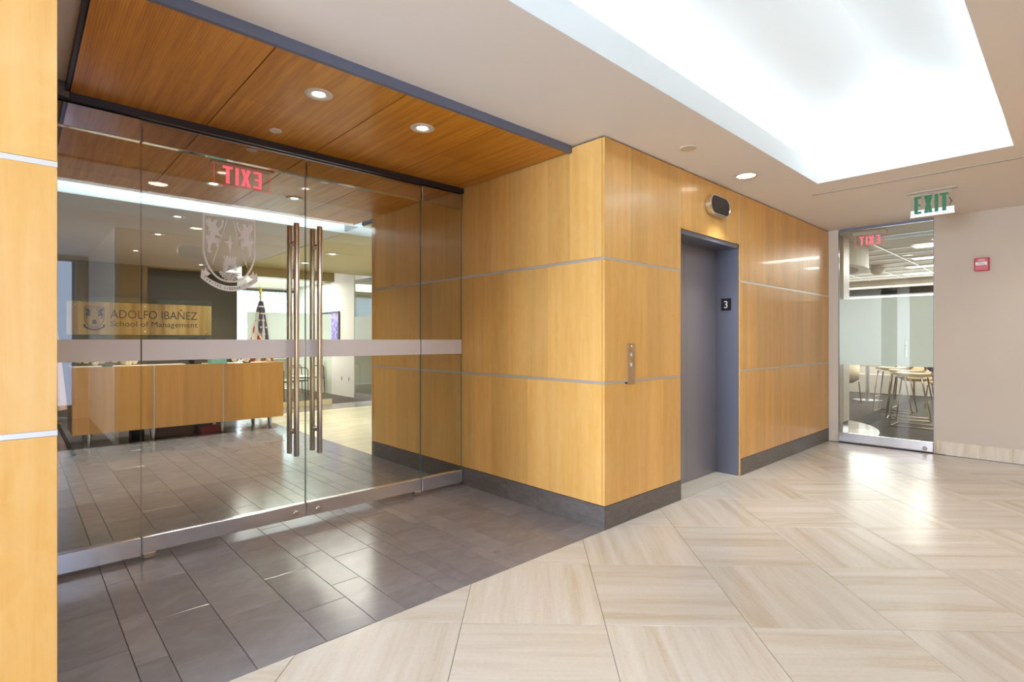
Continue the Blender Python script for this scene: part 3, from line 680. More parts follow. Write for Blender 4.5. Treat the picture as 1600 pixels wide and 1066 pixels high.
# ---------------------------------------------------------------- elevator
b = B(); box(b, 4.832, 4.850, 2.14, 2.40, 0.0, 2.122); box(b, 3.80, 3.818, 2.14, 2.40, 0, 2.122); box(b, 3.80, 4.850, 2.14, 2.40, 2.085, 2.122)
jam = obj('trim_8', b, GREYM, kind='structure')
lv = thing('elevator_door', 'grey satin metal elevator doors recessed in the maple panelled wall', 'door', (4.32, 2.36, 0))
obj('door_panel', bx(3.818, 4.286, 2.352, 2.385, 0.006, 2.085, bev=.002), DOORM, lv)
obj('door_panel', bx(4.289, 4.832, 2.352, 2.385, 0.006, 2.085, bev=.002), DOORM, lv)
obj('door_sill', bx(3.80, 4.85, 2.129, 2.45, -0.02, 0.004), SILL, kind='structure')
pl = thing('floor_number_plate', 'small black plate with a white 3 on the elevator jamb', 'sign', (4.832, 2.25, 1.52))
obj('plate', bx(4.827, 4.8325, 2.203, 2.297, 1.522, 1.634, bev=.001), BLACKG, pl)
obj('numeral', text_bm('3', .095, (4.8262, 2.251, 1.545), (PI/2,0,-PI/2), .0006, align='CENTER'), WHT, pl, label='white number 3')
ring = []
def stadium(w_, h_, n=14):
    r = h_/2; L = w_/2-r; o = []
    for q in range(n+1): a = -PI/2+PI*q/n; o.append((L+r*math.cos(a), r*math.sin(a)))
    for q in range(n+1): a = PI/2+PI*q/n; o.append((-L+r*math.cos(a), r*math.sin(a)))
    return o
def lantern(cx, yw, s, z, label):
    t = thing('hall_lantern', label, 'indicator light', (cx, yw, z))
    b = B(); rings = []
    for d, sc in ((0,0.0),(0.040,0.0),(0.050,-.008),(0.050,-.014),(0.044,-.018)):
        rings.append([b.verts.new((cx+x, yw+s*d, z+y)) for x,y in stadium(.37+2*sc, .175+2*sc)])
    m_ = len(rings[0])
    for a, c in zip(rings, rings[1:]):
        for q in range(m_): b.faces.new((a[q], a[(q+1)%m_], c[(q+1)%m_], c[q]))
    b.faces.new(rings[0]); obj('metal_housing', b, STEEL, t)
    b = B(); prism(b, stadium(.336,.141), lambda x,y,tt: (cx+x, yw+s*tt, z+y), .030, .0465); obj('dark_lens', b, SMOKE, t, label='dark smoked lens')
    return t
lantern(4.372, 2.129, -1, 2.385, 'oval metal elevator hall lantern above the elevator doors')
lantern(1.67, -0.519, 1, 2.385, 'oval metal elevator hall lantern on the opposite wall, seen only mirrored in the glass')
cp = thing('elevator_call_panel', 'narrow brushed metal elevator call plate with two round buttons', 'button panel', (3.12, 2.13, .94))
obj('face_plate', bx(3.079, 3.163, 2.124, 2.1295, 0.940, 1.222, bev=.001), STEEL, cp)
for z in (1.147, 1.078):
    b = B(); lathe(b, [(0,-.016),(.011,-.016),(.014,-.012),(.015,-.006),(.019,-.0055)], (3.121, 2.13, z), 18, 'y'); obj('call_button', b, CHROME, cp)
for z in (1.206, .957):
    b = B(); lathe(b, [(0,-.0085),(.004,-.0085),(.005,-.006)], (3.121, 2.13, z), 10, 'y'); obj('screw', b, CHROME, cp)
b = B(); lathe(b, [(0,-.006),(.006,-.006),(.008,0)], (3.062, 2.13, .953), 12, 'y'); tagp(obj('key_switch', b, BLACKG), 'tiny black round keyhole on the metal joint beside the call plate', 'switch')

# ---------------------------------------------------------------- ceiling fittings
def downlight(x, y, z, r, label, e, col=WARM, group=None, big=False, spread=110):
    t = thing('downlight', label, 'ceiling light', (x, y, z), group)
    b = B()
    if big: lathe(b, [(r*.80,.012),(r*.82,-.001),(r*.93,-.006),(r,-.004),(r,0.0)], (x,y,z), 32)
    else: lathe(b, [(r*.47,-.0004),(r*.50,-.002),(r*.58,-.006),(r*.92,-.006),(r,-.004),(r,0.0)], (x,y,z), 32)
    obj('trim_ring', b, WPLAST if not big else STEEL, t, smooth=True)
    b = B(); rr = r*.81 if big else r*.44
    lathe(b, [(0,-.003),(rr*.8,-.003),(rr,-.0008)], (x,y,z), 24); obj('lens', b, LAMP, t)
    l = bpy.data.lights.new('lamp', 'SPOT'); l.energy = e; l.color = col; l.spot_size = math.radians(spread); l.spot_blend = 1.0; l.shadow_soft_size = rr*.8
    o = bpy.data.objects.new('lamp', l); COL.objects.link(o); o.parent = t; o.location = (0,0,-.02)
    return t
SE = 32
downlight(1.172, 2.751, SZ, .072, 'round recessed downlight in the wood soffit, nearer the left edge', SE)
downlight(1.824, 2.757, SZ, .072, 'round recessed downlight in the wood soffit, second from the left edge', SE)
downlight(1.206, 4.926, SZ, .072, 'recessed downlight in the wood ceiling behind the glass, by the red exit sign', SE)
downlight(1.873, 4.932, SZ, .072, 'recessed downlight in the wood ceiling behind the glass, right of the red exit sign', SE)
downlight(4.381, 1.872, CZ, .088, 'bright round downlight in the corridor ceiling above the elevator', 100, WHITE, big=True, spread=80)
downlight(0.9, 1.872, CZ, .088, 'round downlight in the corridor ceiling before the wood soffit, seen only mirrored', 5, WHITE, big=True, spread=140)
downlight(1.6, 0.02, CZ, .088, 'round downlight of the opposite side of the corridor, seen only mirrored left of the crest', 60, WHITE, big=True, spread=130)
downlight(6.5, 0.02, CZ, .088, 'added unseen downlight brightening the far right of the corridor', 32, WHITE, big=True, spread=130)  # added out of view to brighten the wood right of the elevator
downlight(4.6, 0.02, CZ, .088, 'round downlight on the right, beyond the coffer and out of view', 70, WHITE, big=True, spread=130)
for x, y, lb in ((1.25,6.5,'small downlight in the grey lobby ceiling just behind the white slot'),(1.28,7.75,'small downlight in the grey lobby ceiling above the reception desk'),(1.28,9.4,'small downlight in the grey lobby ceiling between desk and brass sign'),(2.35,10.4,'small downlight in the grey lobby ceiling near the dark wall')):
    downlight(x, y, SZ, .07, lb, 90)
for x, y, lb in ((3.51,7.74,'round downlight in the cream lobby ceiling, nearer of the two'),(3.58,8.97,'round downlight in the cream lobby ceiling, farther of the two')):
    downlight(x, y, SZ, .10, lb, 40, WHITE)
def disc(x, y, z, r, label, m):
    b = B(); lathe(b, [(0,-.008),(r*.9,-.008),(r,-.005),(r,-.0002)], (x,y,z), 28); tagp(obj('sprinkler_cover', b, m), label, 'ceiling cover')
disc(1.179, 3.41, SZ, .036, 'small flat white sprinkler cover in the wood soffit before the glass', WPLAST)
disc(1.86, 4.241, SZ, .036, 'small flat white sprinkler cover in the wood ceiling behind the glass', WPLAST)
disc(3.444, 1.878, CZ, .058, 'flat beige sprinkler cover in the corridor ceiling near the wood corner', CPLATE)
b = B(); x = 5.418
t = thing('slot_diffuser', 'long narrow slot air diffuser in the ceiling before the exit sign', 'air vent', (x, .6, CZ))
obj('slot', bx(x-.009, x+.009, -0.45, 1.68, CZ-.002, CZ-.0005), PLAST, t)
b = B(); box(b, x-.018, x-.009, -0.45, 1.70, CZ-.004, CZ-.0004); box(b, x+.009, x+.018, -.45, 1.70, CZ-.004, CZ-.0004); box(b, x-.018,x+.018,1.68,1.70,CZ-.004,CZ-.0004); obj('flange', b, CPLATE, t)

# ---------------------------------------------------------------- signs
# green edge-lit exit sign
t = thing('exit_sign', 'clear acrylic exit sign with green letters hanging from the corridor ceiling', 'exit sign', (6.03, .91, 2.38))
b = B(); box(b, 5.985, 6.075, .735, 1.10, CZ-.010, CZ-.0005, .002); obj('canopy', b, CPLATE, t)
obj('mount', bx(6.015, 6.045, .77, 1.06, CZ-.028, CZ-.010), CHROME, t)
obj('acrylic_panel', bx(6.027, 6.033, .755, 1.07, 2.378, CZ-.028), ACRYL, t)
obj('lit_strip', bx(6.0265, 6.0335, .755, 1.07, 2.372, 2.378), mat('lit_edge', (1,1,1,1), .3, emit=(1,1,1,1), es=1.0), t)
obj('painted_reflection', bx(6.0335, 6.0345, .757, 1.068, 2.380, 2.432), mat('pale_reflection_glow', srgb(235,240,250), .3, emit=(0.9,.95,1,1), es=.7), t)  # white reflection on the acrylic, painted in as a glowing strip
for e_ in block_exit(.158, .245, .026, .001, (6.0262, 1.040, 2.398), -PI/2): obj('letter', e_, GREEN, t, label='green letter')
b = B(); cyy = .785
for s in (1,-1): prism(b, [(.795,2.475+s*.036),(.787,2.475+s*.036),(.768,2.475),(.776,2.475)], lambda a,c,tt: (6.0262-tt, a, c), 0, .001)
obj('arrow', b, mat('dark_arrow_print', srgb(40,60,56), .5), t)
def red_exit(axis, c, a0, a1, z0, z1, lx, rot, label, size, sx):
    t = thing('red_exit_sign', label, 'exit sign', ((a0+a1)/2, c, z0) if axis == 'y' else (c, (a0+a1)/2, z0))
    obj('acrylic_panel', pane(B(), axis, c, 1, a0, a1, z0, z1, .006), ACRYL, t)
    b = B(); q = .0022
    for A0,A1,Z0,Z1 in ((a0-q,a0,z0,z1),(a1,a1+q,z0,z1),(a0-q,a1+q,z0-q,z0)): pane(b, axis, c, 1, A0, A1, Z0, Z1, .005)
    obj('lit_edge', b, REDEDGE, t)
    top = CZ if axis == 'x' else SZ
    obj('canopy', pane(B(), axis, c+.03, 1, a0-.02, a1+.02, z1, top-.0005, .07), CPLATE, t)
    off = .002
    loc = (lx, c+.001, z0+.012) if axis == 'y' else (c+.001, lx, z0+.012)
    for e_ in block_exit(size, sx, size*.17, .001, loc, rot[2]): obj('letter', e_, REDLIT, t, label='glowing red letter')
red_exit('y', 4.30, 1.056, 1.443, 2.392, 2.538, 1.383, (PI/2,0,PI), 'red lit exit sign behind the glass, its letters seen reversed from behind', .128, .27)
red_exit('x', 7.72, 1.62, 1.93, 2.42, 2.55, 1.67, (PI/2,0,PI/2), 'faint red exit sign beyond the right glass door, letters reversed', .105, .22)
# fire alarm pull station
t = thing('fire_alarm', 'small red fire alarm pull box on the beige wall', 'fire alarm', (7.37, .70, 1.965))
obj('box', bx(7.330, 7.3695, .640, .760, 1.965, 2.103, bev=.008, seg=2), RED, t)
obj('pull_bar', bx(7.320, 7.332, .655, .748, 2.025, 2.058, bev=.002), WHT, t, label='white pull bar')
obj('letters', text_bm('FIRE', .030, (7.3292, .70, 2.070), (PI/2,0,-PI/2), .0006, align='CENTER'), WHT, t, label='white letters')
obj('bar_letters', text_bm('PULL', .022, (7.3195, .70, 2.034), (PI/2,0,-PI/2), .0004, align='CENTER'), ENGB, t, label='grey letters')
# brass wall sign behind the desk
t = thing('wall_sign', 'brushed brass name plate on a glass backing, on the dark lobby wall', 'sign', (1.64, 11.17, 1.27))
YS = 11.17
obj('glass_backing', bx(.583, 2.705, YS, YS+.010, 1.262, 1.972), GLASS2, t)
obj('brass_plate', bx(.60, 2.69, YS-.012, YS-.002, 1.335, 1.88), BRASS, t)
obj('name_line', text_fit('ADOLFO IBAÑEZ', .205, 1.29, (1.165, YS-.0135, 1.615), (PI/2,0,0), .0012), ENGR, t, label='dark engraved name')
obj('school_line', text_fit('School of Management', .135, 1.29, (1.165, YS-.0135, 1.475), (PI/2,0,0), .0012), ENGR, t, label='dark engraved second line')
def sf(a, c, tt): return (0.955+a*.86, YS-.0125-tt, 1.61+(c-1.80)*.84)
b = B()
for i in range(n):
    prism(b, [outer[i], outer[(i+1)%n], inner[(i+1)%n], inner[i]], sf, 0, .001)
for s in (1,-1): prism(b, [(x*s,z) for x,z in Gp], sf, 0, .001)
prism(b, [(-.035,1.68),(.035,1.68),(.028,1.765),(-.028,1.765)], sf, 0, .001)
prism(b, arc + [(a, z-.034) for a,z in reversed(arc)], sf, 0, .001)
for s in (1,-1): prism(b, [(s*.163,1.650),(s*.158,1.682),(s*.136,1.672),(s*.128,1.640)], sf, 0, .001)
obj('engraved_crest', b, ENGB, t, label='dark engraved shield crest')
for x in (.70,1.65,2.60):
    for z in (1.39,1.83):
        b = B(); lathe(b, [(0,-.010),(.012,-.008),(.014,0)], (x, YS-.012, z), 12, 'y'); obj('fixing_stud', b, CHROME, t)

# ---------------------------------------------------------------- reception desk
DX0, DX1, DY0, DY1, DZ0, DZ1 = .465, 2.79, 7.75, 8.45, .165, .935
t = thing('reception_desk', 'long maple reception desk on cone feet behind the glass doors', 'desk', (1.6, 8.1, 0))
obj('core', bx(DX0+.02, DX1-.02, DY0+.02, DY1, DZ0+.01, DZ1-.03), DESKWOOD, t)
for a, c in ((DX0, 1.238), (1.252, 2.008), (2.022, DX1)): obj('front_panel', bx(a+.001, c-.001, DY0, DY0+.02, DZ0, DZ1), DESKWOOD, t)
for x in (1.238, 2.008): obj('metal_joint', bx(x, x+.014, DY0+.002, DY0+.02, DZ0, DZ1), ALU, t)
obj('side_panel', bx(DX0, DX0+.02, DY0+.02, DY1, DZ0, DZ1), DESKWOOD, t); obj('side_panel', bx(DX1-.02, DX1, DY0+.02, DY1, DZ0, DZ1), DESKWOOD, t)
obj('desktop', bx(DX0+.02, DX1-.02, DY0+.02, DY1, DZ1-.03, DZ1-.0125), TABLE, t)
for x, y in ((.62,7.88),(1.25,7.88),(2.03,7.88),(2.64,7.85),(.62,8.36),(1.42,8.36),(2.1,8.36),(2.56,8.33)):
    b = B(); lathe(b, [(0,0),(.016,0),(.018,.004),(.036,.145),(.045,.15),(.045,.165),(0,.165)], (x,y,0), 18); obj('cone_leg', b, STEEL, t)
def bloom(bm, c, r, n=6):
    c = Vector(c); bmesh.ops.create_icosphere(bm, subdivisions=2, radius=r, matrix=Matrix.Translation(c))
    for v in bm.verts:
        d = v.co - c
        if d.length <= r*1.01: v.co = c + d*(1+.22*math.sin(9*d.x/r+3*d.z/r)*math.cos(7*d.y/r+2))
def flowers(x0, y0, z0, w_, label, mats, nb):
    t = thing('flower_arrangement', label, 'flowers', (x0, y0, z0))
    b = B(); lathe(b, [(0,0),(.04,0),(.055,.02),(.06,.03),(.05,.03),(0,.02)], (x0,y0,z0), 20); obj('bowl', b, LEAF, t)
    for q in range(nb):
        a = x0 - w_/2 + w_*(q+.5)/nb + random.uniform(-.015,.015); r = random.uniform(.030,.042)
        b = B(); bloom(b, (a, y0+random.uniform(-.12,.04), z0+.052+random.uniform(0,.045)), r); obj('bloom', b, mats[q % len(mats)], t, smooth=True)
    for q in range(nb+6):
        b = B(); a = x0 - w_/2*1.1 + w_*1.1*q/(nb+5); yy = y0+random.uniform(-.07,.05); zz = z0+.035+random.uniform(0,.05); dx = random.uniform(-.03,.03)
        pts = [(a-.012,yy,zz),(a+dx*.4,yy-.012,zz+.028),(a+.014,yy,zz+.004),(a+dx,yy-.02,zz+.075)]
        vv = [b.verts.new(p) for p in (pts[0],pts[1],pts[3],pts[2])]; b.faces.new(vv)
        r_ = bmesh.ops.extrude_face_region(b, geom=list(b.faces)); bmesh.ops.translate(b, vec=(0,.002,0), verts=[v for v in r_['geom'] if isinstance(v, bmesh.types.BMVert)])
        obj('leaf', b, LEAF, t)
flowers(.80, 7.91, DZ1-.012, .58, 'white roses with green leaves on the left end of the reception desk', [PETW], 9)
flowers(2.36, 7.95, DZ1-.012, .42, 'red and white flowers with green leaves on the right end of the desk', [PETW, LEAF, PETR], 8)
def monitor(x, y, w_, label):
    t = thing('monitor', label, 'monitor', (x, y, DZ1-.012))
    obj('foot', bx(x-.10, x+.10, y-.07, y+.08, DZ1-.012, DZ1, bev=.004), BLACKG, t)
    obj('stand', bx(x-.03, x+.03, y+.02, y+.045, DZ1, DZ1+.16), BLACKG, t)
    obj('screen', bx(x-w_/2, x+w_/2, y-.01, y+.02, DZ1+.035, DZ1+.33, bev=.004), BLACKG, t)
monitor(1.74, 8.18, .32, 'black computer monitor seen from behind on the reception desk')
b = B(); box(b, 1.93, 2.12, 8.0, 8.2, DZ1-.012, DZ1+.10, .004); box(b, 1.925, 2.125, 7.995, 8.205, DZ1+.10, DZ1+.13, .004)
tagp(obj('box', b, TEAL), 'teal green box with a lid standing on the desk', 'box')
b = B()
for q in range(6): box(b, 1.28+.003*q, 1.58+.002*q, 7.80, 8.0, DZ1-.012+q*.003, DZ1-.0095+q*.003)
tagp(obj('paper_stack', b, WHT), 'low stack of white paper on the middle of the desk', 'paper')
tagp(obj('box', bx(1.30, 1.72, 8.02, 8.28, 0.001, .15, bev=.004), CARD), 'brown cardboard box on the floor under the desk', 'box')
tagp(obj('box', bx(1.05, 1.18, 8.0, 8.25, 0.001, .155, bev=.006), PLAST), 'black box on the floor under the desk, left of the brown one', 'box')
b = bx(1.80, 2.08, 7.97, 8.14, 0.001, .085, bev=.004); tb = thing('game_box', 'flat red box with a white end lying under the desk', 'box', (1.94, 8.05, 0))
obj('body', b, CRIM, tb); obj('end_label', bx(2.04, 2.075, 7.967, 7.970, .03, .08), WHT, tb, label='white end label')
tagp(obj('box', bx(1.78, 2.0, 8.2, 8.4, 0.001, .15, bev=.006), PLAST), 'black box behind the red box under the desk', 'box')

# ---------------------------------------------------------------- flags
def flag(x, y, label, kind, htop, zb, wid):
    t = thing('flag_on_pole', label, 'flag', (x, y, 0))
    b = B(); lathe(b, [(0,0),(.15,0),(.15,.02),(.12,.035),(.04,.05),(.025,.09),(0,.09)], (x,y,0), 24); obj('base', b, GOLD, t)
    b = B(); tube(b, [(x,y,.08),(x,y,htop)], .013, 12); obj('pole', b, GOLD, t)
    b = B(); lathe(b, [(0,0),(.02,.0),(.024,.015),(.014,.03),(.012,.06),(.028,.10),(.022,.14),(0,.24)], (x,y,htop), 10, sy=.35); obj('finial', b, GOLD, t, label='gold spear finial')
    b = B(); NU, NV = 48, 40; g_ = []
    zt = htop-.06
    for i in range(NU+1):
        row = []
        for j in range(NV+1):
            v = j/NV; u = i/NU; z = zt - v*(zt-zb); ww = .035 + wid*(v**.85)
            lean = -.03*v
            xx = x + lean + (u-.5)*ww*2; yy = y -.02 - .05*v*math.sin(u*PI*5.2+v*1.3) - .03*math.sin(u*PI)
            row.append(b.verts.new((xx, yy, z)))
        g_.append(row)
    for i in range(NU):
        for j in range(NV):
            f = b.faces.new((g_[i][j], g_[i+1][j], g_[i+1][j+1], g_[i][j+1])); u = (i+.5)/NU; v = (j+.5)/NV; f.smooth = True
            if kind == 'us':
                # draped: canton spans the top and the right side, stripes slant across the lower left
                blue = v < .23 + .42*max(0,u-.15)
                sd = v*13 + (-u*5.0)
                f.material_index = 0 if blue else (1 if int(math.floor(sd)) % 2 else 2)
            else:
                f.material_index = 1 if (u < .62) else 2
    ms = [NAVY, FRED, FCRM] if kind == 'us' else [NAVY, FRED, FPNK]
    cl = obj('cloth', b, ms, t, recalc=False)
    if kind == 'us':
        for j in range(8):
            for i in range(5):
                v = .06+.075*j; u = .22+.17*i+(.085 if j % 2 else 0)
                if v > .20 + .42*max(0,u-.15) or u > .92: continue
                z = zt - v*(zt-zb); ww = .035 + wid*(v**.85); xx = x -.03*v + (u-.5)*ww*2; yy = y -.02 -.05*v*math.sin(u*PI*5.2+v*1.3) - .03*math.sin(u*PI) - .003
                b = B(); r = .021; pts = [(xx+(r if q%2==0 else r*.45)*math.sin(q*PI/5), z+(r if q%2==0 else r*.45)*math.cos(q*PI/5)) for q in range(10)]
                prism(b, pts, lambda a,c,tt: (a, yy-tt, c), 0, .002); obj('star', b, WHT, cl)
flag(3.20, 10.0, 'american flag draped on a pole with gold spear, right of the dark wall', 'us', 2.00, .30, .30)
flag(.36, 10.4, 'red and pale flag draped on a pole at the far left of the lobby', 'x', 1.9, .20, .21)

# ---------------------------------------------------------------- glass partition, back room
YP = 9.97
b = bx(2.96, 4.50, YP-.006, YP+.006, .10, SZ-.17); p = obj('window_4', b, GLASS2, origin=(3.7,YP,.1), kind='structure')
obj('frosted_band', bx(2.965, 4.495, YP-.009, YP-.007, 0.945, 1.742), FROSTW, p)
obj('curb', bx(2.96, 4.50, YP-.03, YP+.03, 0, .10), CREAMT, p)
# side glass in the white wall line (frosted, with a dark bottom rail)
b = bx(5.335, 5.347, 5.3, 10.66, .12, SZ-.02); p = obj('window_5', b, GLASS2, origin=(5.34,8,.1), kind='structure')
obj('frosted_band', bx(5.329, 5.331, 5.3, 10.655, .945, 1.742), FROSTW, p); obj('bottom_rail', bx(5.32, 5.36, 5.3, 10.66, 0, .12), RAIL, p)
obj('top_rail', bx(5.33, 5.352, 5.3, 10.66, SZ-.02, SZ+.2), WHITEW, p)
obj('window_6', bx(2.45, 5.25, 13.83, 13.858, .9, 2.46), DAYW, kind='structure')
t = thing('vertical_blinds', 'pale blue vertical slat blinds over the back room window', 'blinds', (3.9, 13.75, 0))
obj('headrail', bx(2.45, 5.25, 13.70, 13.79, 2.44, 2.50), PLAST, t, label='dark headrail')
sl = bx(-.046, .046, -.0015, .0015, .85, 2.44); slm = bpy.data.meshes.new('slat'); sl.to_mesh(slm); sl.free()
slm.materials.append(frost('blind_fabric', srgb(196,208,220), 0.05, 0.55))
for q in range(30): inst('slat', slm, (2.52+q*.093, 13.75, 0), t, math.radians(38))
t = thing('linear_pendant', 'slim white lit linear light hanging in the back room', 'ceiling light', (4.05, 11.9, 2.16))
obj('diffuser', bx(3.60, 4.28, 11.62, 11.70, 2.05, 2.09, bev=.003), PANEL, t)
for x in (3.7, 4.2): obj('cable', tube(B(), [(x,11.66,2.09),(x,11.66,2.72)], .003, 6), CHROME, t)
t = thing('framed_picture', 'purple and blue abstract picture in a dark frame on the white wall', 'picture', (5.30, 11.8, 1.0))
obj('canvas', bx(5.300, 5.312, 11.38, 12.25, 1.03, 1.86), ART, t)
b = B(); box(b, 5.29,5.32,11.34,11.38,1.0,1.89); box(b,5.29,5.32,12.25,12.28,1.0,1.89); box(b,5.29,5.32,11.34,12.28,1.86,1.89); box(b,5.29,5.32,11.34,12.28,1.0,1.03); obj('frame', b, PLAST, t)
for y, lb in ((10.9,'white wall outlet low on the white wall, nearer the side glass'),(11.25,'white wall outlet low on the white wall, farther from the side glass')):
    t = thing('wall_outlet', lb, 'outlet', (5.32, y, .33)); obj('plate', bx(5.314, 5.3198, y-.035, y+.035, .33, .445, bev=.001), WPLAST, t)
    obj('socket', bx(5.312, 5.3142, y-.018, y+.018, .35, .425), CARD, t)
# wire frame armchairs in the back room
def arm_frame(t, m):
    for s in (-.28,.28):
        b = B(); tube(b, [(s,-.28,.0),(s,-.27,.62),(s,-.22,.66),(s,.22,.66),(s,.30,.62),(s,.34,.0)], .011, 8); obj('side_frame', b, m, t, smooth=True)
t = thing('armchair', 'white sling armchair with a dark tube frame behind the glass partition, left one', 'chair', (0,0,0), 'armchairs in the back room')
arm_frame(t, BLACKG)
b = B(); tube(b, [(-.28,-.26,.40),(.28,-.26,.40)], .010, 8); tube(b, [(-.28,.30,.36),(.28,.30,.36)], .010, 8); tube(b, [(-.28,.32,.86),(.28,.32,.86)], .010, 8); obj('cross_tubes', b, BLACKG, t)
obj('seat', bx(-.26,.26,-.26,.28,.38,.43,bev=.02,seg=2), WPLAST, t); obj('backrest', bx(-.26,.26,.28,.33,.42,.86,bev=.02,seg=2), WPLAST, t)
ac = t; ac.location = (4.12, 11.2, 0); ac.rotation_euler = (0,0,.25)
copy_tree(ac, (4.85, 12.1, 0), -.9, 'white sling armchair with a dark tube frame by the back window, right one')

# ---------------------------------------------------------------- cafe room behind the right glass door
b = B(); box(b, 7.40, 8.9, -2.0, 5.2, CZ, CZ+.1); box(b, 14.4, 15.2, -2, 5.2, CZ-.12, CZ+.1)
obj('ceiling_cafe', b, BEIGE, kind='structure')
cg = obj('ceiling_cafe_grid', bx(8.9, 14.4, -2, 5.2, CZ+.012, CZ+.1), BEIGE, origin=(11,1,CZ), kind='structure')
for q in range(1, 9): obj('grid_bar', bx(8.9+q*.61-.012, 8.9+q*.61+.012, -2, 5.2, CZ, CZ+.012), WPLAST, cg)
for q in range(11): obj('grid_bar', bx(8.9, 14.4, -1.9+q*.65-.010, -1.9+q*.65+.010, CZ, CZ+.0115), WPLAST, cg)
lt = None
for x, y, lb in ((9.5,1.05,'flat lit ceiling panel nearest the right glass door'),(10.9,1.3,'long lit ceiling panel in the second row beyond the right glass door'),(12.1,1.6,'long lit ceiling panel in the third row beyond the right glass door'),(13.4,1.9,'long lit ceiling panel farthest from the right glass door')):
    t = thing('ceiling_panel_light', lb, 'ceiling light', (x, y, CZ))
    obj('diffuser', bx(x-.14, x+.14, y-.58, y+.58, CZ-.004, CZ-.001), PANEL, t)
    al = area('panel_lamp', (0,0,-.012), (.27, 1.14), 32, WHITE); al.parent = t
    b = B(); ring_boxes(b, x-.165,x+.165,y-.605,y+.605,x-.14,x+.14,y-.58,y+.58,CZ-.008,CZ-.0002); obj('frame', b, WPLAST, t)
t = thing('air_grille', 'pale blue-grey ceiling air grille beyond the right glass door', 'air vent', (8.35, 1.5, CZ))
b = B(); ring_boxes(b, 8.2,8.5,1.0,2.0,8.22,8.48,1.02,1.98,CZ-.008,CZ-.0003); obj('frame', b, WPLAST, t)
for q in range(6): obj('slat', bx(8.225+q*.042, 8.250+q*.042, 1.02, 1.98, CZ-.006, CZ-.001), FASC, t)
# curved bulkhead with the white column under it
b = B(); cpts = []
CX_, CY_ = 8.9, 3.35
for q in range(0, 21):
    a = math.radians(180+ 5 + 130*q/20); cpts.append((CX_+1.35*math.cos(a), CY_+1.25*math.sin(a)))
poly = cpts + [(x+ (CX_-x)*.10, y+(CY_-y)*.10) for x,y in reversed(cpts)]
prism(b, poly, lambda a,c,tt: (a,c,tt), CZ-.30, CZ); obj('trim_9', b, WHITEW, kind='structure')
t = thing('column', 'white square column with a dark steel base beyond the right glass door', 'column', (8.0, 2.16, 0))
obj('shaft', bx(7.85, 8.12, 2.10, 2.50, .18, CZ-.001, bev=.01), WPLAST, t); obj('base', bx(7.87, 8.10, 2.11, 2.48, .0, .18), RAIL, t)
t = thing('wood_screen', 'narrow tan wood panel standing beside the white column', 'screen', (9.3, 2.55, 0)); obj('board', bx(9.2, 9.3, 2.44, 2.62, .04, 1.9), WOOD, t); obj('foot', bx(9.18, 9.32, 2.42, 2.64, .012, .05), PLAST, t)
b = B(); lathe(b, [(0,0),(.06,.015),(.10,.05),(.12,.11),(.12,.14),(0,.15)], (11.65, 2.56, CZ-.152), 20); tagp(obj('ceiling_dome', b, CPLATE, smooth=True), 'small rounded dome hanging from the ceiling beyond the right glass door', 'camera dome')
obj('window_7', bx(15.14, 15.19, -1.5, 4.8, .95, 2.3), DAYW, kind='structure')
b = B(); box(b, 15.08, 15.19, -1.5, 4.9, 2.33, 2.46); box(b, 15.08,15.19,-1.5,4.9,.28,.42); obj('trim_10', b, PLAST, kind='structure')
for q in range(5):
    tagp(obj('storage_bin', bx(14.75, 15.05, .9+q*.42, 1.22+q*.42, .43, .70, bev=.01), NAVY if q % 2 else PLAST), 'dark storage bin on the low ledge below the far window, beyond the right glass door', 'bin', 'dark bins on the far ledge')
tagp(obj('ledge', bx(14.7, 15.19, -1.5, 4.9, 0, .43), WHITEW), 'long white ledge below the far window, beyond the right glass door', 'ledge')
# bar stool, front along +y
def stool(label):
    t = thing('bar_stool', label, 'stool', (0,0,0), None)
    for s in (-.20,.20):
        b = B(); tube(b, [(s*.9,-.17,.72),(s,-.24,.30),(s,-.29,.012),(s,-.26,.010),(s,.24,.010),(s,.26,.014),(s,.24,.3),(s*.92,.19,.72)], .009, 8); obj('side_frame', b, BRONZ, t, smooth=True)
    b = B(); tube(b, [(-.2,.25,.26),(.2,.25,.26)], .008, 8); tube(b, [(-.2,.25,.012),(.2,.25,.012)], .008, 8); tube(b, [(-.185,.19,.70),(.185,.19,.70)], .008, 8); tube(b, [(-.185,-.17,.70),(.185,-.17,.70)], .008, 8); obj('footrest', b, BRONZ, t)
    b = B(); prof = [(-.23,.80),(-.20,.775),(-.10,.765),(.10,.77),(.20,.78),(.235,.775),(.22,.745),(.1,.725),(-.1,.715),(-.2,.735),(-.245,.785)]
    prism(b, prof, lambda a,c,tt: (tt,a,c), -.20, .20); obj('seat', b, TAN, t)
    b = B(); prism(b, [(-.215,.79),(-.205,1.0),(-.21,1.23),(-.22,1.245),(-.235,1.23),(-.235,1.0),(-.245,.785)], lambda a,c,tt: (tt,a,c), -.19, .19); obj('backrest', b, TANB, t)
    b = B()
    for s in (-.19,.19): tube(b, [(s,-.20,.74),(s,-.23,.80),(s,-.222,1.0),(s,-.225,1.245)], .008, 8)
    tube(b, [(-.19,-.225,1.247),(.19,-.225,1.247)], .008, 8); obj('back_frame', b, BRONZ, t)
    return t
s1 = stool('tall tan bar stool with chrome sled legs nearest the right glass door'); s1.location = (9.45, 1.62, 0)
copy_tree(s1, (10.25, 1.86, 0), .15, 'second tall tan bar stool just behind the nearest one'); copy_tree(s1, (11.1, 2.2, 0), 0.0, 'third bar stool, farthest behind the other two')
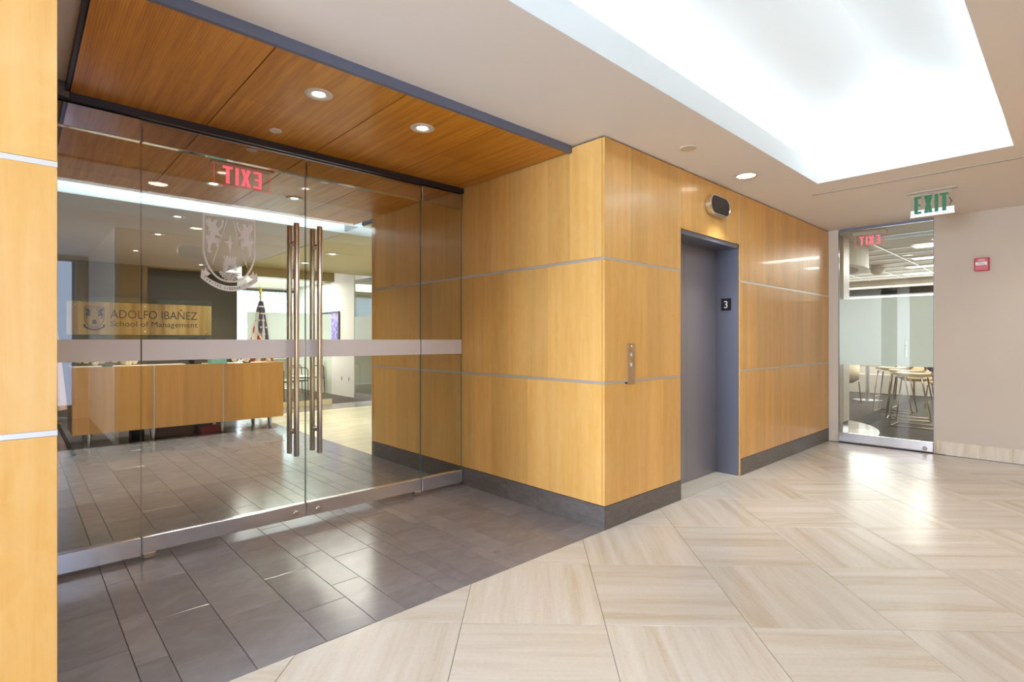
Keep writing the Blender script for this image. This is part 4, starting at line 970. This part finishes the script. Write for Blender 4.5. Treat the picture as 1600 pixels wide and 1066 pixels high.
def tub(label):
    t = thing('tub_chair', label, 'chair', (0,0,0), None)
    for x, y in ((-.2,-.2),(.2,-.2),(-.2,.2),(.2,.2)):
        b = B(); tube(b, [(x*1.15,y*1.15,0),(x,y,.42)], .011, 8); obj('leg', b, BRONZ, t)
    b = B(); rings = []
    for h_, r_, in ((.40,.05),(.40,.20),(.44,.25),(.50,.27)):
        rings.append((r_, h_))
    lathe(b, [(0,.40),(.19,.40),(.25,.44),(.26,.48),(.20,.49),(0,.48)], (0,0,0), 24); obj('seat', b, TAN, t, smooth=True)
    b = B(); o_ = []
    for q in range(25):
        a = math.radians(-20 + 220*q/24); hgt = .58 + .20*math.sin(PI*q/24)
        o_.append([b.verts.new((r_*math.cos(a), r_*math.sin(a), z_)) for r_, z_ in ((.255,.46),(.285,.46),(.30,hgt),(.275,hgt))])
    for p_, q_ in zip(o_, o_[1:]):
        for i in range(4): b.faces.new((p_[i], p_[(i+1)%4], q_[(i+1)%4], q_[i]))
    b.faces.new(o_[0]); b.faces.new(o_[-1]); obj('backrest', b, TAN, t, smooth=True)
    return t
t1 = tub('tan tub chair left of the bar stools, beyond the right glass door'); t1.location = (12.05, 3.25, 0); t1.rotation_euler = (0,0,2.6)
copy_tree(t1, (13.6, 2.35, 0), -.6, 'tan tub chair behind the pale tables, facing them'); copy_tree(t1, (12.35, 1.65, 0), -2.0, 'tan tub chair mostly hidden behind the bar stools')
def ctable(label):
    t = thing('cafe_table', label, 'table', (0,0,0), None)
    b = B(); lathe(b, [(0,.72),(.40,.72),(.41,.73),(.41,.75),(0,.75)], (0,0,0), 36); obj('tabletop', b, TABLE, t)
    b = B(); lathe(b, [(0,.0),(.26,.0),(.26,.012),(.04,.03),(.035,.72),(0,.72)], (0,0,0), 24); obj('pedestal', b, RAIL, t)
    return t
c1 = ctable('round pale cafe table between the tan tub chairs'); c1.location = (12.85, 3.0, 0)
copy_tree(c1, (11.65, 1.35, 0), 0, 'round pale cafe table right behind the bar stools')
